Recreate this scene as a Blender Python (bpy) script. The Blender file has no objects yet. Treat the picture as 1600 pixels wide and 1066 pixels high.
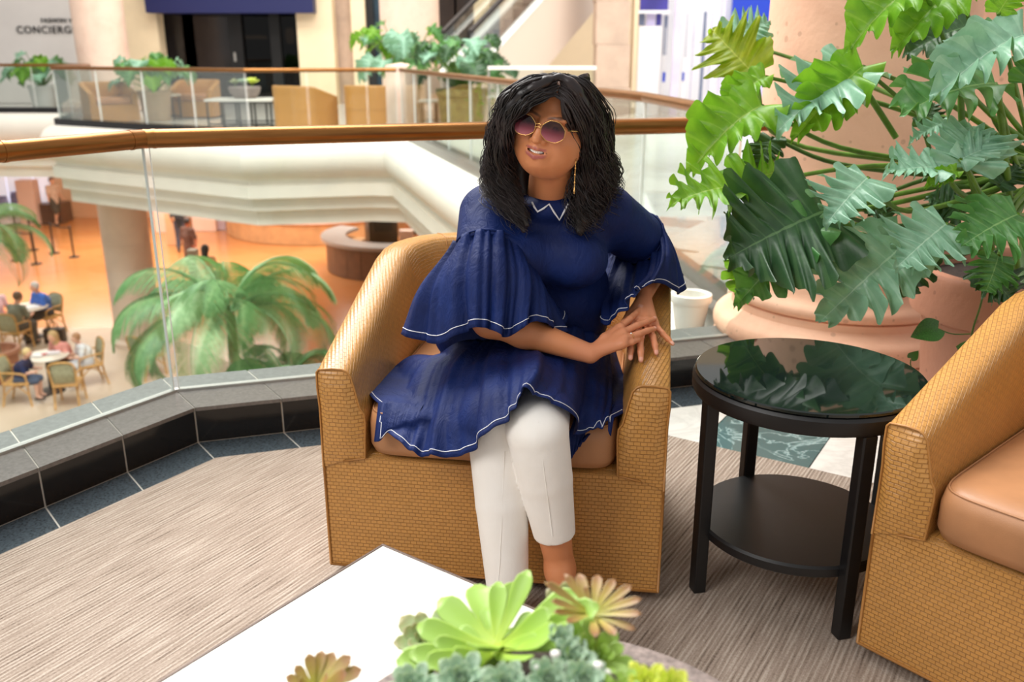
import bpy, bmesh, math, random
import numpy as np
from mathutils import Vector, Matrix
random.seed(7); RNG = np.random.default_rng(7)
S = bpy.context.scene
COL = S.collection
PI = math.pi

# ------------------------------------------------------------------ camera, world, lights, exposure
F, PITCH, H = 1390.0, math.radians(18.0), 1.38
CP, SP = math.cos(PITCH), math.sin(PITCH)
cd = bpy.data.cameras.new('camera'); cam = bpy.data.objects.new('camera', cd); COL.objects.link(cam)
cam.location = (0, 0, H); cam.rotation_euler = (PI/2-PITCH, 0, 0)
cd.sensor_width = 36; cd.lens = F/1600*36; cd.clip_end = 200; cd.clip_start = 0.05
cd.dof.use_dof = True; cd.dof.focus_distance = 2.15; cd.dof.aperture_fstop = 3.2
S.camera = cam
w = bpy.data.worlds.new('world'); S.world = w; w.use_nodes = True
w.node_tree.nodes['Background'].inputs[0].default_value = (1.0, 0.985, 0.96, 1)
w.node_tree.nodes['Background'].inputs[1].default_value = 0.56
S.view_settings.view_transform = 'Standard'; S.view_settings.look = 'None'
S.view_settings.exposure = 0.0; S.view_settings.gamma = 1.0; S.view_settings.use_curve_mapping = False
def area(name, loc, target, sx, sy, power, color):
    d = bpy.data.lights.new(name, 'AREA'); d.shape = 'RECTANGLE'; d.size = sx; d.size_y = sy; d.energy = power; d.color = color
    o = bpy.data.objects.new(name, d); COL.objects.link(o); o.location = loc
    o.rotation_euler = (Vector(target)-Vector(loc)).to_track_quat('-Z', 'Y').to_euler()
    return o
area('skylight_lamp', (-4.5, 8.5, 10.5), (-2.2, 6.0, 0), 8, 11, 3500, (1, .985, .96))
area('front_fill_light', (-4.5, -1.6, 5.0), (0.1, 2.2, .7), 3, 3, 230, (1, .97, .93))  # unseen fill behind the camera, added to light her face from front left
area('far_lounge_fill', (-5.5, 20.0, 8.5), (-5.5, 23.0, 1), 12, 3, 820, (1, .96, .9))  # unseen fill, added to brighten the back walls of the upper level
area('right_gallery_lamp', (5.0, 14.0, 8.5), (4.0, 17.0, 0), 5, 8, 900, (1, .98, .97))
for k, (lx, ly) in enumerate(((-14, 30), (-9, 27), (-4, 29), (-13, 23))):
    area('lower_hall_lamp', (lx, ly, -1.75), (lx, ly, -5), 4, 4, 300, (1, .95, .90))

# ------------------------------------------------------------------ helpers
def at(u, v, Y):
    """design-time survey: the world point seen at photo pixel (u,v), at world depth Y"""
    b = -(v-533)/F; t = Y/(CP+b*SP)
    return Vector(((u-800)/F*t, Y, H+t*(-SP+b*CP)))
def atz(u, v, z):
    b = -(v-533)/F; t = (z-H)/(-SP+b*CP)
    return Vector(((u-800)/F*t, t*(CP+b*SP), z))
def lin(c):
    return tuple(((x/255)/12.92 if x <= 10.3 else ((x/255+.055)/1.055)**2.4) for x in c[:3])+(1,)
MATS = {}
class NT:
    def __init__(s, name):
        s.m = bpy.data.materials.new(name); s.m.use_nodes = True; s.t = s.m.node_tree
        s.b = s.t.nodes['Principled BSDF']; s.out = s.t.nodes['Material Output']
    def n(s, typ, **kw):
        nd = s.t.nodes.new(typ)
        for k, v in kw.items():
            if k in nd.inputs.keys() if isinstance(k, str) and hasattr(nd, 'inputs') else False: nd.inputs[k].default_value = v
            else: setattr(nd, k, v)
        return nd
    def l(s, a, b): s.t.links.new(a, b)
    def ramp(s, fac, stops):
        r = s.t.nodes.new('ShaderNodeValToRGB'); s.l(fac, r.inputs[0])
        e = r.color_ramp.elements
        while len(e) < len(stops): e.new(.5)
        for q, (p, c) in zip(e, stops): q.position = p; q.color = lin(c)
        return r.outputs[0]
    def coords(s, kind='Object', scale=None, rot=None):
        tc = s.t.nodes.new('ShaderNodeTexCoord'); o = tc.outputs[kind]
        if scale or rot:
            mp = s.t.nodes.new('ShaderNodeMapping'); s.l(o, mp.inputs[0])
            if scale: mp.inputs['Scale'].default_value = scale
            if rot: mp.inputs['Rotation'].default_value = rot
            o = mp.outputs[0]
        return o
    def noise(s, vec, scale, detail=4, rough=.55, dist=0):
        n = s.t.nodes.new('ShaderNodeTexNoise'); s.l(vec, n.inputs['Vector'])
        n.inputs['Scale'].default_value = scale; n.inputs['Detail'].default_value = detail
        n.inputs['Roughness'].default_value = rough; n.inputs['Distortion'].default_value = dist
        return n.outputs['Fac']
    def bump(s, h, strength, dist=.01):
        b = s.t.nodes.new('ShaderNodeBump'); b.inputs['Strength'].default_value = strength; b.inputs['Distance'].default_value = dist
        s.l(h, b.inputs['Height']); s.l(b.outputs[0], s.b.inputs['Normal']); return b
    def mixc(s, fac, a, b, mode='MIX'):
        m = s.t.nodes.new('ShaderNodeMix'); m.data_type = 'RGBA'; m.blend_type = mode
        if hasattr(fac, 'links'): s.l(fac, m.inputs[0])
        else: m.inputs[0].default_value = fac
        for i, x in ((6, a), (7, b)):
            if hasattr(x, 'links'): s.l(x, m.inputs[i])
            else: m.inputs[i].default_value = lin(x)
        return m.outputs[2]
    def math(s, op, a, b=None):
        m = s.t.nodes.new('ShaderNodeMath'); m.operation = op
        for i, x in ((0, a), (1, b)):
            if x is None: continue
            if hasattr(x, 'links'): s.l(x, m.inputs[i])
            else: m.inputs[i].default_value = x
        return m.outputs[0]
def mat(name, color, rough=.5, metal=0, var=0.0, vscale=8, bump=0, bscale=60, spec=None, sss=0, coat=0, emit=0, sheen=0):
    """plain material with slight colour mottling and fine relief"""
    if name in MATS: return MATS[name]
    a = NT(name); b = a.b
    b.inputs['Base Color'].default_value = lin(color); b.inputs['Roughness'].default_value = rough; b.inputs['Metallic'].default_value = metal
    if spec is not None: b.inputs['Specular IOR Level'].default_value = spec
    if coat: b.inputs['Coat Weight'].default_value = coat; b.inputs['Coat Roughness'].default_value = .08
    if sheen: b.inputs['Sheen Weight'].default_value = sheen
    if emit: b.inputs['Emission Color'].default_value = lin(color); b.inputs['Emission Strength'].default_value = emit
    if sss: b.inputs['Subsurface Weight'].default_value = sss; b.inputs['Subsurface Radius'].default_value = (.012, .005, .003); b.inputs['Subsurface Scale'].default_value = 1
    if var or bump:
        co = a.coords('Object')
        if var:
            f = a.noise(co, vscale); hi = tuple(min(255, x*(1+var)) for x in color); lo = tuple(x*(1-var) for x in color)
            a.l(a.ramp(f, ((.3, lo), (.7, hi))), b.inputs['Base Color'])
        if bump: a.bump(a.noise(co, bscale, 3), bump, .004)
    MATS[name] = a.m; return a.m
class MB:
    def __init__(s): s.v = []; s.f = []; s.uv = []
    def add(s, verts, faces, uvs=None):
        o = len(s.v); s.v.extend([tuple(x) for x in verts]); s.f.extend([tuple(i+o for i in f) for f in faces])
        s.uv.extend(uvs if uvs is not None else [[(0, 0)]*len(f) for f in faces]); return s
    def box(s, c, d, rz=0, bev=0, M=None):
        """box with chamfered edges (24 verts) when bev > 0"""
        hx, hy, hz = d[0]/2, d[1]/2, d[2]/2; V = []; Fs = []
        if not bev:
            V = [(x, y, z) for z in (-hz, hz) for y in (-hy, hy) for x in (-hx, hx)]
            Fs = [(0, 2, 3, 1), (4, 5, 7, 6), (0, 1, 5, 4), (2, 6, 7, 3), (0, 4, 6, 2), (1, 3, 7, 5)]
        else:
            bm = bmesh.new(); bmesh.ops.create_cube(bm, size=1)
            for q in bm.verts: q.co = Vector((q.co.x*d[0], q.co.y*d[1], q.co.z*d[2]))
            bmesh.ops.bevel(bm, geom=list(bm.edges), offset=bev, segments=2, affect='EDGES', profile=.5)
            bm.verts.index_update(); V = [tuple(q.co) for q in bm.verts]; Fs = [tuple(q.index for q in f.verts) for f in bm.faces]; bm.free()
        cz, sz = math.cos(rz), math.sin(rz)
        V = [(x*cz-y*sz, x*sz+y*cz, z) for x, y, z in V]
        if M is not None: V = [tuple(M @ Vector(p)) for p in V]
        V = [(x+c[0], y+c[1], z+c[2]) for x, y, z in V]
        uv = []
        for f in Fs:                                   # box-projected UVs in metres
            p = [Vector(V[i]) for i in f]; nrm = (p[1]-p[0]).cross(p[2]-p[0]); q = [(abs(nrm.x)), abs(nrm.y), abs(nrm.z)]; k = q.index(max(q))
            uv.append([((a.y, a.z), (a.x, a.z), (a.x, a.y))[k] for a in p])
        return s.add(V, Fs, uv)
    def grid(s, P, cu=False, cv=False, uv=None, flip=False):
        """P[m][n] points; cu closes along the first index, cv along the second"""
        P = np.asarray(P, dtype=float); m, n = P.shape[:2]; Fs = []; U = []
        for i in range(m if cu else m-1):
            for j in range(n if cv else n-1):
                i2, j2 = (i+1) % m, (j+1) % n
                q = [(i, j), (i2, j), (i2, j2), (i, j2)]
                if flip: q = q[::-1]
                Fs.append(tuple(a*n+b for a, b in q))
                if uv is not None:
                    e = [(i, j), (i+1, j), (i+1, j+1), (i, j+1)]
                    if flip: e = e[::-1]
                    U.append([uv(a, b) for a, b in e])
        return s.add(P.reshape(-1, 3), Fs, U if uv is not None else None)
    def tube(s, pts, r, n=8, closed=False, caps=True):
        pts = [Vector(p) for p in pts]; m = len(pts); rr = r if hasattr(r, '__len__') else [r]*m
        up = None; rings = []
        for i, p in enumerate(pts):
            a = pts[(i-1) % m] if (closed or i > 0) else p; b = pts[(i+1) % m] if (closed or i < m-1) else p
            t = (b-a).normalized() if (b-a).length > 1e-9 else Vector((0, 0, 1))
            if up is None: up = t.orthogonal().normalized()
            up = (up-t*up.dot(t)); up = up.normalized() if up.length > 1e-6 else t.orthogonal().normalized()
            sd = t.cross(up)
            rings.append([p+(up*math.cos(2*PI*k/n)+sd*math.sin(2*PI*k/n))*rr[i] for k in range(n)])
        o = len(s.v); s.grid([[tuple(q) for q in g] for g in rings], cu=closed, cv=True, flip=True)
        if caps and not closed:
            s.add([], []); s.f.append(tuple(o+k for k in range(n))); s.uv.append([(0, 0)]*n)
            s.f.append(tuple(o+(m-1)*n+k for k in range(n-1, -1, -1))); s.uv.append([(0, 0)]*n)
        return s
    def lathe(s, prof, c=(0, 0, 0), n=32, a0=0, a1=2*PI, cap=True):
        full = abs(a1-a0-2*PI) < 1e-6; k = n if full else n+1
        P = [[(c[0]+r*math.cos(a0+(a1-a0)*i/n), c[1]+r*math.sin(a0+(a1-a0)*i/n), c[2]+z) for r, z in prof] for i in range(k)]
        R = max(r for r, z in prof)
        s.grid(P, cu=full, uv=lambda i, j: (i*(a1-a0)/n*R, prof[j % len(prof)][1]+prof[j % len(prof)][0]))
        return s
    def ell(s, c, r, n=12, m=8, M=None):
        V = []
        for i in range(m+1):
            th = PI*i/m
            for j in range(n):
                ph = 2*PI*j/n; p = Vector((r[0]*math.sin(th)*math.cos(ph), r[1]*math.sin(th)*math.sin(ph), r[2]*math.cos(th)))
                if M is not None: p = M @ p
                V.append((p.x+c[0], p.y+c[1], p.z+c[2]))
        Fs = [(i*n+j, (i+1)*n+j, (i+1)*n+(j+1) % n, i*n+(j+1) % n) for i in range(m) for j in range(n)]
        return s.add(V, Fs)
    def prism(s, poly, z0, z1):
        n = len(poly); V = [(x, y, z0) for x, y in poly]+[(x, y, z1) for x, y in poly]
        Fs = [tuple(range(n-1, -1, -1)), tuple(range(n, 2*n))]+[(i, (i+1) % n, n+(i+1) % n, n+i) for i in range(n)]
        uv = [[V[i][:2] for i in f] for f in Fs]
        return s.add(V, Fs, uv)
    def mesh(s, name, m, smooth=None, loc=None):
        me = bpy.data.meshes.new(name)
        V = s.v if loc is None else [(x-loc[0], y-loc[1], z-loc[2]) for x, y, z in s.v]
        me.from_pydata(V, [], s.f)
        ul = me.uv_layers.new(name='UVMap'); ul.data.foreach_set('uv', [c for f in s.uv for p in f for c in p])
        me.materials.append(m)
        if smooth is not None:
            me.polygons.foreach_set('use_smooth', [True]*len(me.polygons))
            if smooth < 180:
                bm = bmesh.new(); bm.from_mesh(me); lim = math.radians(smooth)
                for e in bm.edges:
                    if len(e.link_faces) != 2 or e.calc_face_angle(0) > lim: e.smooth = False
                bm.to_mesh(me); bm.free()
        me.validate(); return me
def link(name, me, parent=None, loc=None, world=True):
    o = bpy.data.objects.new(name, me); COL.objects.link(o)
    if loc is not None: o.location = loc
    if parent is not None:
        o.parent = parent
        if world: o.matrix_parent_inverse = root_inv(parent)
    return o
def root_inv(p):
    M = Matrix.Identity(4)
    while p is not None:
        M = (p.matrix_parent_inverse if p.parent is not None else Matrix.Identity(4)) @ Matrix.Translation(p.location) @ p.rotation_euler.to_matrix().to_4x4() @ M; p = p.parent
    return M.inverted()
def part(name, mb, m, parent=None, smooth=None, world=True, label=None, loc=None):
    """one mesh object; world=True: vertices are given in world coordinates"""
    o = link(name, mb.mesh(name, m, smooth), parent, loc, world)
    if label: o['label'] = label
    return o
def tag(o, label, cat, group=None, kind=None):
    o['label'] = label; o['category'] = cat
    if group: o['group'] = group
    if kind: o['kind'] = kind
    return o
def thing(name, label, cat, loc=(0, 0, 0), rz=0, group=None, kind=None):
    o = bpy.data.objects.new(name, None); COL.objects.link(o); o.empty_display_size = .1
    o.location = loc; o.rotation_euler = (0, 0, rz); return tag(o, label, cat, group, kind)
def copy_tree(o, parent=None):
    c = o.copy(); COL.objects.link(c)
    if parent is not None: c.parent = parent
    for ch in o.children: copy_tree(ch, c)
    return c
def catmull(P, n):
    P = [np.array(p, float) for p in P]; out = []
    Q = [2*P[0]-P[1]]+P+[2*P[-1]-P[-2]]; m = len(P)-1
    for k in range(n):
        x = k/(n-1)*m; i = min(int(x), m-1); t = x-i; a, b, c, d = Q[i:i+4]
        out.append(.5*((2*b)+(-a+c)*t+(2*a-5*b+4*c-d)*t*t+(-a+3*b-3*c+d)*t**3))
    return np.array(out)
def glass_mat(name, tint, refl=1.0, alpha=.94, rough=0.0):
    a = NT(name); t = a.t
    tr = t.nodes.new('ShaderNodeBsdfTransparent'); tr.inputs[0].default_value = tuple(x*alpha for x in lin(tint)[:3])+(1,)
    gl = t.nodes.new('ShaderNodeBsdfGlossy'); gl.inputs['Roughness'].default_value = rough
    fr = t.nodes.new('ShaderNodeFresnel'); fr.inputs[0].default_value = 1.5
    mx = t.nodes.new('ShaderNodeMixShader'); a.l(a.math('MULTIPLY', fr.outputs[0], refl), mx.inputs[0]); a.l(tr.outputs[0], mx.inputs[1]); a.l(gl.outputs[0], mx.inputs[2])
    a.l(mx.outputs[0], a.out.inputs[0]); MATS[name] = a.m; return a.m
# ------------------------------------------------------------------ materials of the setting
def tile_mat(name, base, vein, scale=2.2, rough=.2, wid=.02, spec=.5):
    a = NT(name); co = a.coords('Object')
    f = a.noise(co, scale, 6, .6, 1.2); g = a.noise(co, scale*3, 5, .6, .4)
    ln = a.math('ABSOLUTE', a.math('SUBTRACT', f, .5))
    c = a.ramp(ln, ((0, vein), (wid, tuple((x+y)/2 for x, y in zip(base, vein))), (wid*3, base)))
    hi = tuple(min(255, x*1.05) for x in base)
    a.l(a.mixc(a.math('MULTIPLY', g, .45), c, hi), a.b.inputs['Base Color'])
    a.b.inputs['Roughness'].default_value = rough; a.b.inputs['Specular IOR Level'].default_value = spec
    MATS[name] = a.m; return a.m
M_white_marble = tile_mat('white_marble', (226, 224, 218), (205, 202, 196), 2.0, .12)
M_green_marble = tile_mat('green_marble', (62, 98, 100), (176, 205, 205), 5.0, .15, .012)
M_rose_marble = tile_mat('rose_marble', (178, 158, 146), (200, 184, 172), 4.0, .15)
M_black_tile = mat('black_granite', (24, 21, 20), .14, var=.25, vscale=90)
M_slate = mat('slate_tile', (58, 66, 72), .26, var=.28, vscale=120)
M_greytile = mat('grey_granite', (112, 106, 102), .28, var=.12, vscale=80)
M_ledge = mat('ledge_stone', (104, 106, 104), .35, var=.1, vscale=60)
M_grout = mat('grout', (196, 190, 180), .8)
M_channel = mat('silver_channel', (190, 190, 186), .35, .7)
M_plaster = mat('cream_plaster', (240, 233, 220), .65, var=.015, vscale=2)
M_plaster2 = mat('warm_plaster', (232, 205, 170), .6, var=.02, vscale=2)
M_taupe = mat('taupe_stone', (190, 165, 145), .6, var=.06, vscale=3)
M_glass = glass_mat('railing_glass', (248, 252, 250), .45, .985)
M_gedge = mat('glass_edge', (238, 242, 238), .2)
def brass_mat():
    a = NT('bronze_rail'); b = a.b
    b.inputs['Base Color'].default_value = lin((146, 98, 50)); b.inputs['Metallic'].default_value = .85; b.inputs['Roughness'].default_value = .3
    co = a.coords('Object', (2, 2, 30)); a.l(a.ramp(a.noise(co, 3), ((.3, (134, 88, 44)), (.7, (158, 108, 58)))), b.inputs['Base Color'])
    MATS['bronze_rail'] = a.m; return a.m
M_brass = brass_mat()
def stone_mat(name, base, dark, pits=True):
    a = NT(name); co = a.coords('Object')
    f = a.noise(co, 1.6, 7, .62, .6); g = a.noise(a.coords('Object', (1, 1, 4)), 5, 6, .7)
    c = a.ramp(f, ((.25, dark), (.5, base), (.75, tuple(min(255, x*1.06) for x in base))))
    c = a.mixc(a.math('MULTIPLY', g, .35), c, tuple(min(255, x*1.05) for x in base))
    v = a.t.nodes.new('ShaderNodeTexVoronoi'); a.l(co, v.inputs['Vector']); v.inputs['Scale'].default_value = 16
    ns = a.noise(co, 5, 3)
    pit = a.math('LESS_THAN', a.math('ADD', v.outputs['Distance'], a.math('MULTIPLY', ns, .5)), .36)
    c = a.mixc(a.math('MULTIPLY', pit, .35), c, tuple(x*.7 for x in dark))
    a.l(c, a.b.inputs['Base Color']); a.b.inputs['Roughness'].default_value = .62
    h = a.math('SUBTRACT', a.noise(co, 30, 5), a.math('MULTIPLY', pit, .8)); a.bump(h, .35, .006)
    MATS[name] = a.m; return a.m
M_column = stone_mat('pink_travertine', (236, 188, 158), (212, 158, 128))
M_farcol = stone_mat('pale_pink_stone', (238, 208, 188), (222, 186, 164))
def carpet_mat():
    a = NT('ribbed_carpet'); ang = math.radians(58)
    co = a.coords('Object', None, (0, 0, -ang))           # x runs along the ribs
    sp = a.t.nodes.new('ShaderNodeSeparateXYZ'); a.l(co, sp.inputs[0])
    cb = a.t.nodes.new('ShaderNodeMapping'); a.l(co, cb.inputs[0]); cb.inputs['Scale'].default_value = (6, 130, 1)
    rows = a.noise(cb.outputs[0], 1, 3, .5)
    cb2 = a.t.nodes.new('ShaderNodeMapping'); a.l(co, cb2.inputs[0]); cb2.inputs['Scale'].default_value = (160, 170, 1)
    nub = a.noise(cb2.outputs[0], 1, 3, .6)
    wv = a.math('SINE', a.math('MULTIPLY', sp.outputs[1], 2*PI/.0125))
    wv = a.math('ADD', a.math('MULTIPLY', wv, .5), .5)
    hh = a.math('ADD', a.math('MULTIPLY', rows, .9), a.math('ADD', a.math('MULTIPLY', nub, .5), a.math('MULTIPLY', wv, .22)))
    c = a.ramp(hh, ((.45, (98, 84, 74)), (.66, (146, 130, 117)), (.86, (168, 152, 139)), (1.0, (188, 174, 161))))
    a.l(c, a.b.inputs['Base Color']); a.b.inputs['Roughness'].default_value = .95; a.b.inputs['Specular IOR Level'].default_value = .1
    a.bump(hh, .7, .006); MATS['ribbed_carpet'] = a.m; return a.m
M_carpet = carpet_mat()

# ------------------------------------------------------------------ upper floor outline and its edges
def V2(*p): return np.array(p, float)
LD = V2(-.545, -.838); K = V2(-1.29, 3.19); N = V2(1.15, 3.93); E = V2(.90, 6.2); D = V2(-1.9, 15.8); Cc = V2(-2.5, 15.9); B = V2(-4.46, 15.5); A = V2(-9.0, 18.2); A1 = V2(-9.9, 21.8); A2 = V2(-17.0, 22.2)
L9 = K+LD*3.6
fl = [tuple(L9), tuple(K), tuple(N), tuple(E), tuple(D), tuple(Cc), tuple(B), tuple(A), tuple(A1), tuple(A2), (-17, 31), (12, 31), (12, -3), (tuple(L9)[0], -3)]
fl = fl[::-1]
def floor_far_mat():
    a = NT('polished_gallery_floor'); co = a.coords('Object', (1/.4, 1/.4, 1), (0, 0, -math.radians(58)))
    br = a.t.nodes.new('ShaderNodeTexBrick'); a.l(co, br.inputs['Vector']); br.offset = 0; br.inputs['Scale'].default_value = 1
    br.inputs['Brick Width'].default_value = 1; br.inputs['Row Height'].default_value = 1; br.inputs['Mortar Size'].default_value = .008
    br.inputs['Color1'].default_value = lin((228, 224, 216)); br.inputs['Color2'].default_value = lin((220, 214, 204)); br.inputs['Mortar'].default_value = lin((176, 170, 160))
    a.l(br.outputs[0], a.b.inputs['Base Color']); a.b.inputs['Roughness'].default_value = .14; return a.m
M_gfloor = floor_far_mat()
floor = tag(part('floor', MB().prism(fl, -.30, -.014), M_gfloor), 'pale polished stone floor of the upper gallery around the void', 'floor', kind='structure')
# marble tiles, laid on the diagonal, joints 4 mm, each a piece of its own
TA, TB, G0 = V2(.53, .848), V2(.848, -.53), V2(1.236, 3.136)
tile_me = {k: MB().box((-.2, -.2, -.006), (.3965, .3965, .012), bev=.0015).mesh('marble_tile', m) for k, m in (('w', M_white_marble), ('g', M_green_marble), ('r', M_rose_marble))}
def inside(p, poly):
    c = False
    for (x1, y1), (x2, y2) in zip(poly, poly[1:]+poly[:1]):
        if (y1 > p[1]) != (y2 > p[1]) and p[0] < (x2-x1)*(p[1]-y1)/(y2-y1)+x1: c = not c
    return c
def seg_dist(p, a, b):
    t = max(0, min(1, np.dot(p-a, b-a)/np.dot(b-a, b-a))); return np.linalg.norm(p-a-t*(b-a))
n_t = 0
for i in range(0, 17):
    for j in range(-7, 8):
        c = G0+TA*.4*(i-.5)+TB*.4*(j-.5)
        if not inside(c, fl) or c[1] < 2.0 or c[0] > 4.2 or c[1] > 9.2: continue
        if min(seg_dist(c, K, N), seg_dist(c, N, E), seg_dist(c, E, D)) < .42 or seg_dist(c, K, L9) < .3: continue
        k = 'g' if (i, j) in ((0, 0), (1, 3), (6, 1)) else 'r' if (i, j) in ((10, -5), (14, -2), (3, 6)) else 'w'
        o = link('marble_tile', tile_me[k], floor, tuple(G0+TA*.4*i+TB*.4*j)+(0,)); o.rotation_euler = (0, 0, math.atan2(TA[1], TA[0])-PI/2)
        o.rotation_euler = (0, 0, math.radians(-32)); n_t += 1

# ------------------------------------------------------------------ kerb of the near gallery: black faced, grey topped, one tile at a time
def nrm(v): return v/np.linalg.norm(v)
def left_n(d): return V2(-d[1], d[0])
def miter(prev, cur, nxt, off):
    """point offset to the left of the travel direction at a corner"""
    d1 = nrm(cur-prev) if prev is not None else None; d2 = nrm(nxt-cur) if nxt is not None else None
    if d1 is None: return cur+left_n(d2)*off
    if d2 is None: return cur+left_n(d1)*off
    n1, n2 = left_n(d1), left_n(d2); b = nrm(n1+n2); return cur+b*off/max(.3, np.dot(b, n1))
def offs(path, off): return [miter(path[i-1] if i else None, path[i], path[i+1] if i < len(path)-1 else None, off) for i in range(len(path))]
near = [L9, K, N]                                   # travelling right; the void lies to the left (+), the carpet to the right (-)
kerb = thing('trim_1', 'dark tiled kerb that carries the near glass railing', 'kerb', (K[0], K[1], 0), kind='structure')
core = MB()
pin, pout = offs(near, -.1945), offs(near, .16)
for i in range(2): core.prism([tuple(pin[i]), tuple(pin[i+1]), tuple(pout[i+1]), tuple(pout[i])][::1], -.3, .1385)
part('kerb_core', core, M_grout, kerb)
bg_ = MB(); q0, q1 = offs(near, -.40), offs(near, -.19)
for i in range(2): bg_.prism([tuple(q0[i]), tuple(q0[i+1]), tuple(q1[i+1]), tuple(q1[i])], -.0135, -.0005)
part('border_grout', bg_, M_grout, kerb)
def strip_tiles(name, off0, off1, z0, z1, m, parent, path=near, step=.3, gap=.006):
    P0, P1 = offs(path, off0), offs(path, off1)
    for s in range(len(path)-1):
        L = np.linalg.norm(path[s+1]-path[s]); n = max(1, round(L/step))
        for k in range(n):
            g = gap/L; t0, t1 = k/n+g/2, (k+1)/n-g/2
            if s == 0 and path[s][1] < 1 and t1 < .25: continue
            q = [P0[s]+(P0[s+1]-P0[s])*t0, P0[s]+(P0[s+1]-P0[s])*t1, P1[s]+(P1[s+1]-P1[s])*t1, P1[s]+(P1[s+1]-P1[s])*t0]
            part(name, MB().prism([tuple(x) for x in q], z0, z1), m, parent)
strip_tiles('face_tile', -.197, -.186, .004, .134, M_black_tile, kerb)
strip_tiles('top_tile', -.203, -.014, .129, .143, M_greytile, kerb)
strip_tiles('ledge_tile', .012, .17, .129, .141, M_ledge, kerb)
chn = MB(); a0, a1 = offs(near, -.014), offs(near, .012)
for i in range(2): chn.prism([tuple(a0[i]), tuple(a0[i+1]), tuple(a1[i+1]), tuple(a1[i])], .129, .152)
part('glass_channel', chn, M_channel, kerb)
strip_tiles('border_tile', -.40, -.198, -.013, .002, M_slate, kerb)

# ------------------------------------------------------------------ carpet
cb0 = V2(.632, 3.036); path = [L9, K, N]
ci = offs(path, -.375); ctr = ci[1]
dn = nrm(N-K); 
def isect(p, d, q, e):
    M2 = np.array([[d[0], -e[0]], [d[1], -e[1]]]); t = np.linalg.solve(M2, q-p); return p+d*t[0]
top_r = isect(ctr, dn, cb0, TB)
cpoly = [tuple(ci[0]), tuple(ctr)]+[tuple(ctr+(top_r-ctr)*1.0)]+[tuple(cb0+TB*3.2), (3.4, -2.8), (tuple(ci[0])[0], -2.8)]
carpet = tag(part('carpet', MB().prism(cpoly[::-1], -.012, .012), M_carpet), 'ribbed taupe and beige loop carpet under the armchairs', 'carpet', kind='structure')

# ------------------------------------------------------------------ railings
def railing(name, label, path, zr, r, z0, panel, joints=(), side=1, gaps=.012, parts_glass=True):
    root = thing(name, label, 'railing', (path[0][0], path[0][1], z0))
    for s in range(len(path)-1):
        a, b = path[s], path[s+1]; d = nrm(b-a); L = np.linalg.norm(b-a)
        part('handrail', MB().tube([tuple(a)+(zr,), tuple(b)+(zr,)], r, 20), M_brass, root, 60)
        n = max(1, round(L/panel)); nn = left_n(d)
        for k in range(n):
            t0, t1 = L*k/n+gaps, L*(k+1)/n-gaps; p, q = a+d*t0, a+d*t1; th = .006
            g = part('glass_panel', MB().prism([tuple(p-nn*th), tuple(q-nn*th), tuple(q+nn*th), tuple(p+nn*th)], z0, zr-r*.6), M_glass, root)
            for e in (p, q): part('glass_edge', MB().box((e[0], e[1], (z0+zr-r*.6)/2), (.004, .0125, zr-r*.6-z0), rz=math.atan2(d[1], d[0])), M_gedge, g)
    for (s, t) in joints:
        a, b = path[s], path[s+1]; d = nrm(b-a); c = a+(b-a)*t
        part('rail_joint', MB().tube([tuple(c-d*.006)+(zr,), tuple(c+d*.006)+(zr,)], r*1.05, 20), M_brass, root, 60)
    for p in path[1:-1]: part('rail_elbow', MB().ell((p[0], p[1], zr), (r*1.02,)*3, 16, 10), M_brass, root, 180)
    return root
railing('glass_railing', 'near glass railing with thick bronze handrail behind the seated woman', [L9, K, N], 1.09, .033, .145, 1.25, ((0, .862), (0, .985), (1, .012)))
railing('glass_railing', 'glass railing along the right-hand gallery edge, running away behind the woman', [V2(1.1, 4.35), E, D], 1.09, .034, .13, 1.3)
railing('glass_railing', 'far glass railing in front of the opposite lounge', [D+(Cc-D)*.12, Cc, B, A, A1, A2], 1.09, .034, .13, 1.3)

# kerbs and moulded fascia of the far and right-hand gallery edges
edge = [A2, A1, A, B, Cc, D, E, V2(1.12, 4.3)]
k2 = thing('trim_2', 'dark granite kerb along the far and right-hand gallery edges', 'kerb', tuple(A)+(0,), kind='structure')
i0, i1 = offs(edge, .16), offs(edge, -.10)
for i in range(len(edge)-1): part('kerb_stone', MB().prism([tuple(i1[i]), tuple(i1[i+1]), tuple(i0[i+1]), tuple(i0[i])], -.02, .13), M_black_tile if i < 5 else M_greytile, k2)
prof = [(.04, .02)]+[(.10+.30*math.sin(a), -.36-.36*math.cos(a)*-1 if False else -.36+.36*math.cos(a)) for a in np.linspace(.05, PI*.92, 12)]+[(.17, -.74), (.17, -.80), (.24, -.80), (.24, -1.02), (.12, -1.05), (.12, -1.25), (.0, -1.28), (.0, -1.52), (-.7, -1.52)]
fas = MB(); rows = []
for (o, z) in prof: rows.append([tuple(p)+(z,) for p in offs(edge, -o)])
fas.grid(rows)
# edge is walked with the void on the right hand, so outward offsets are negative
tag(part('trim_3', fas, M_plaster, None, 30), 'cream moulded fascia with rounded bulge and three steps below the far gallery', 'fascia', kind='structure')
soffit = [tuple(p) for p in offs(edge, .5)]
sp_ = soffit+[(12, 4.3), (12, 40), (-24, 40), (-24, 23)]
tag(part('ceiling', MB().prism(sp_, -1.5, -1.4), M_plaster), 'cream soffit over the lower hall under the gallery', 'ceiling', kind='structure')

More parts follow.
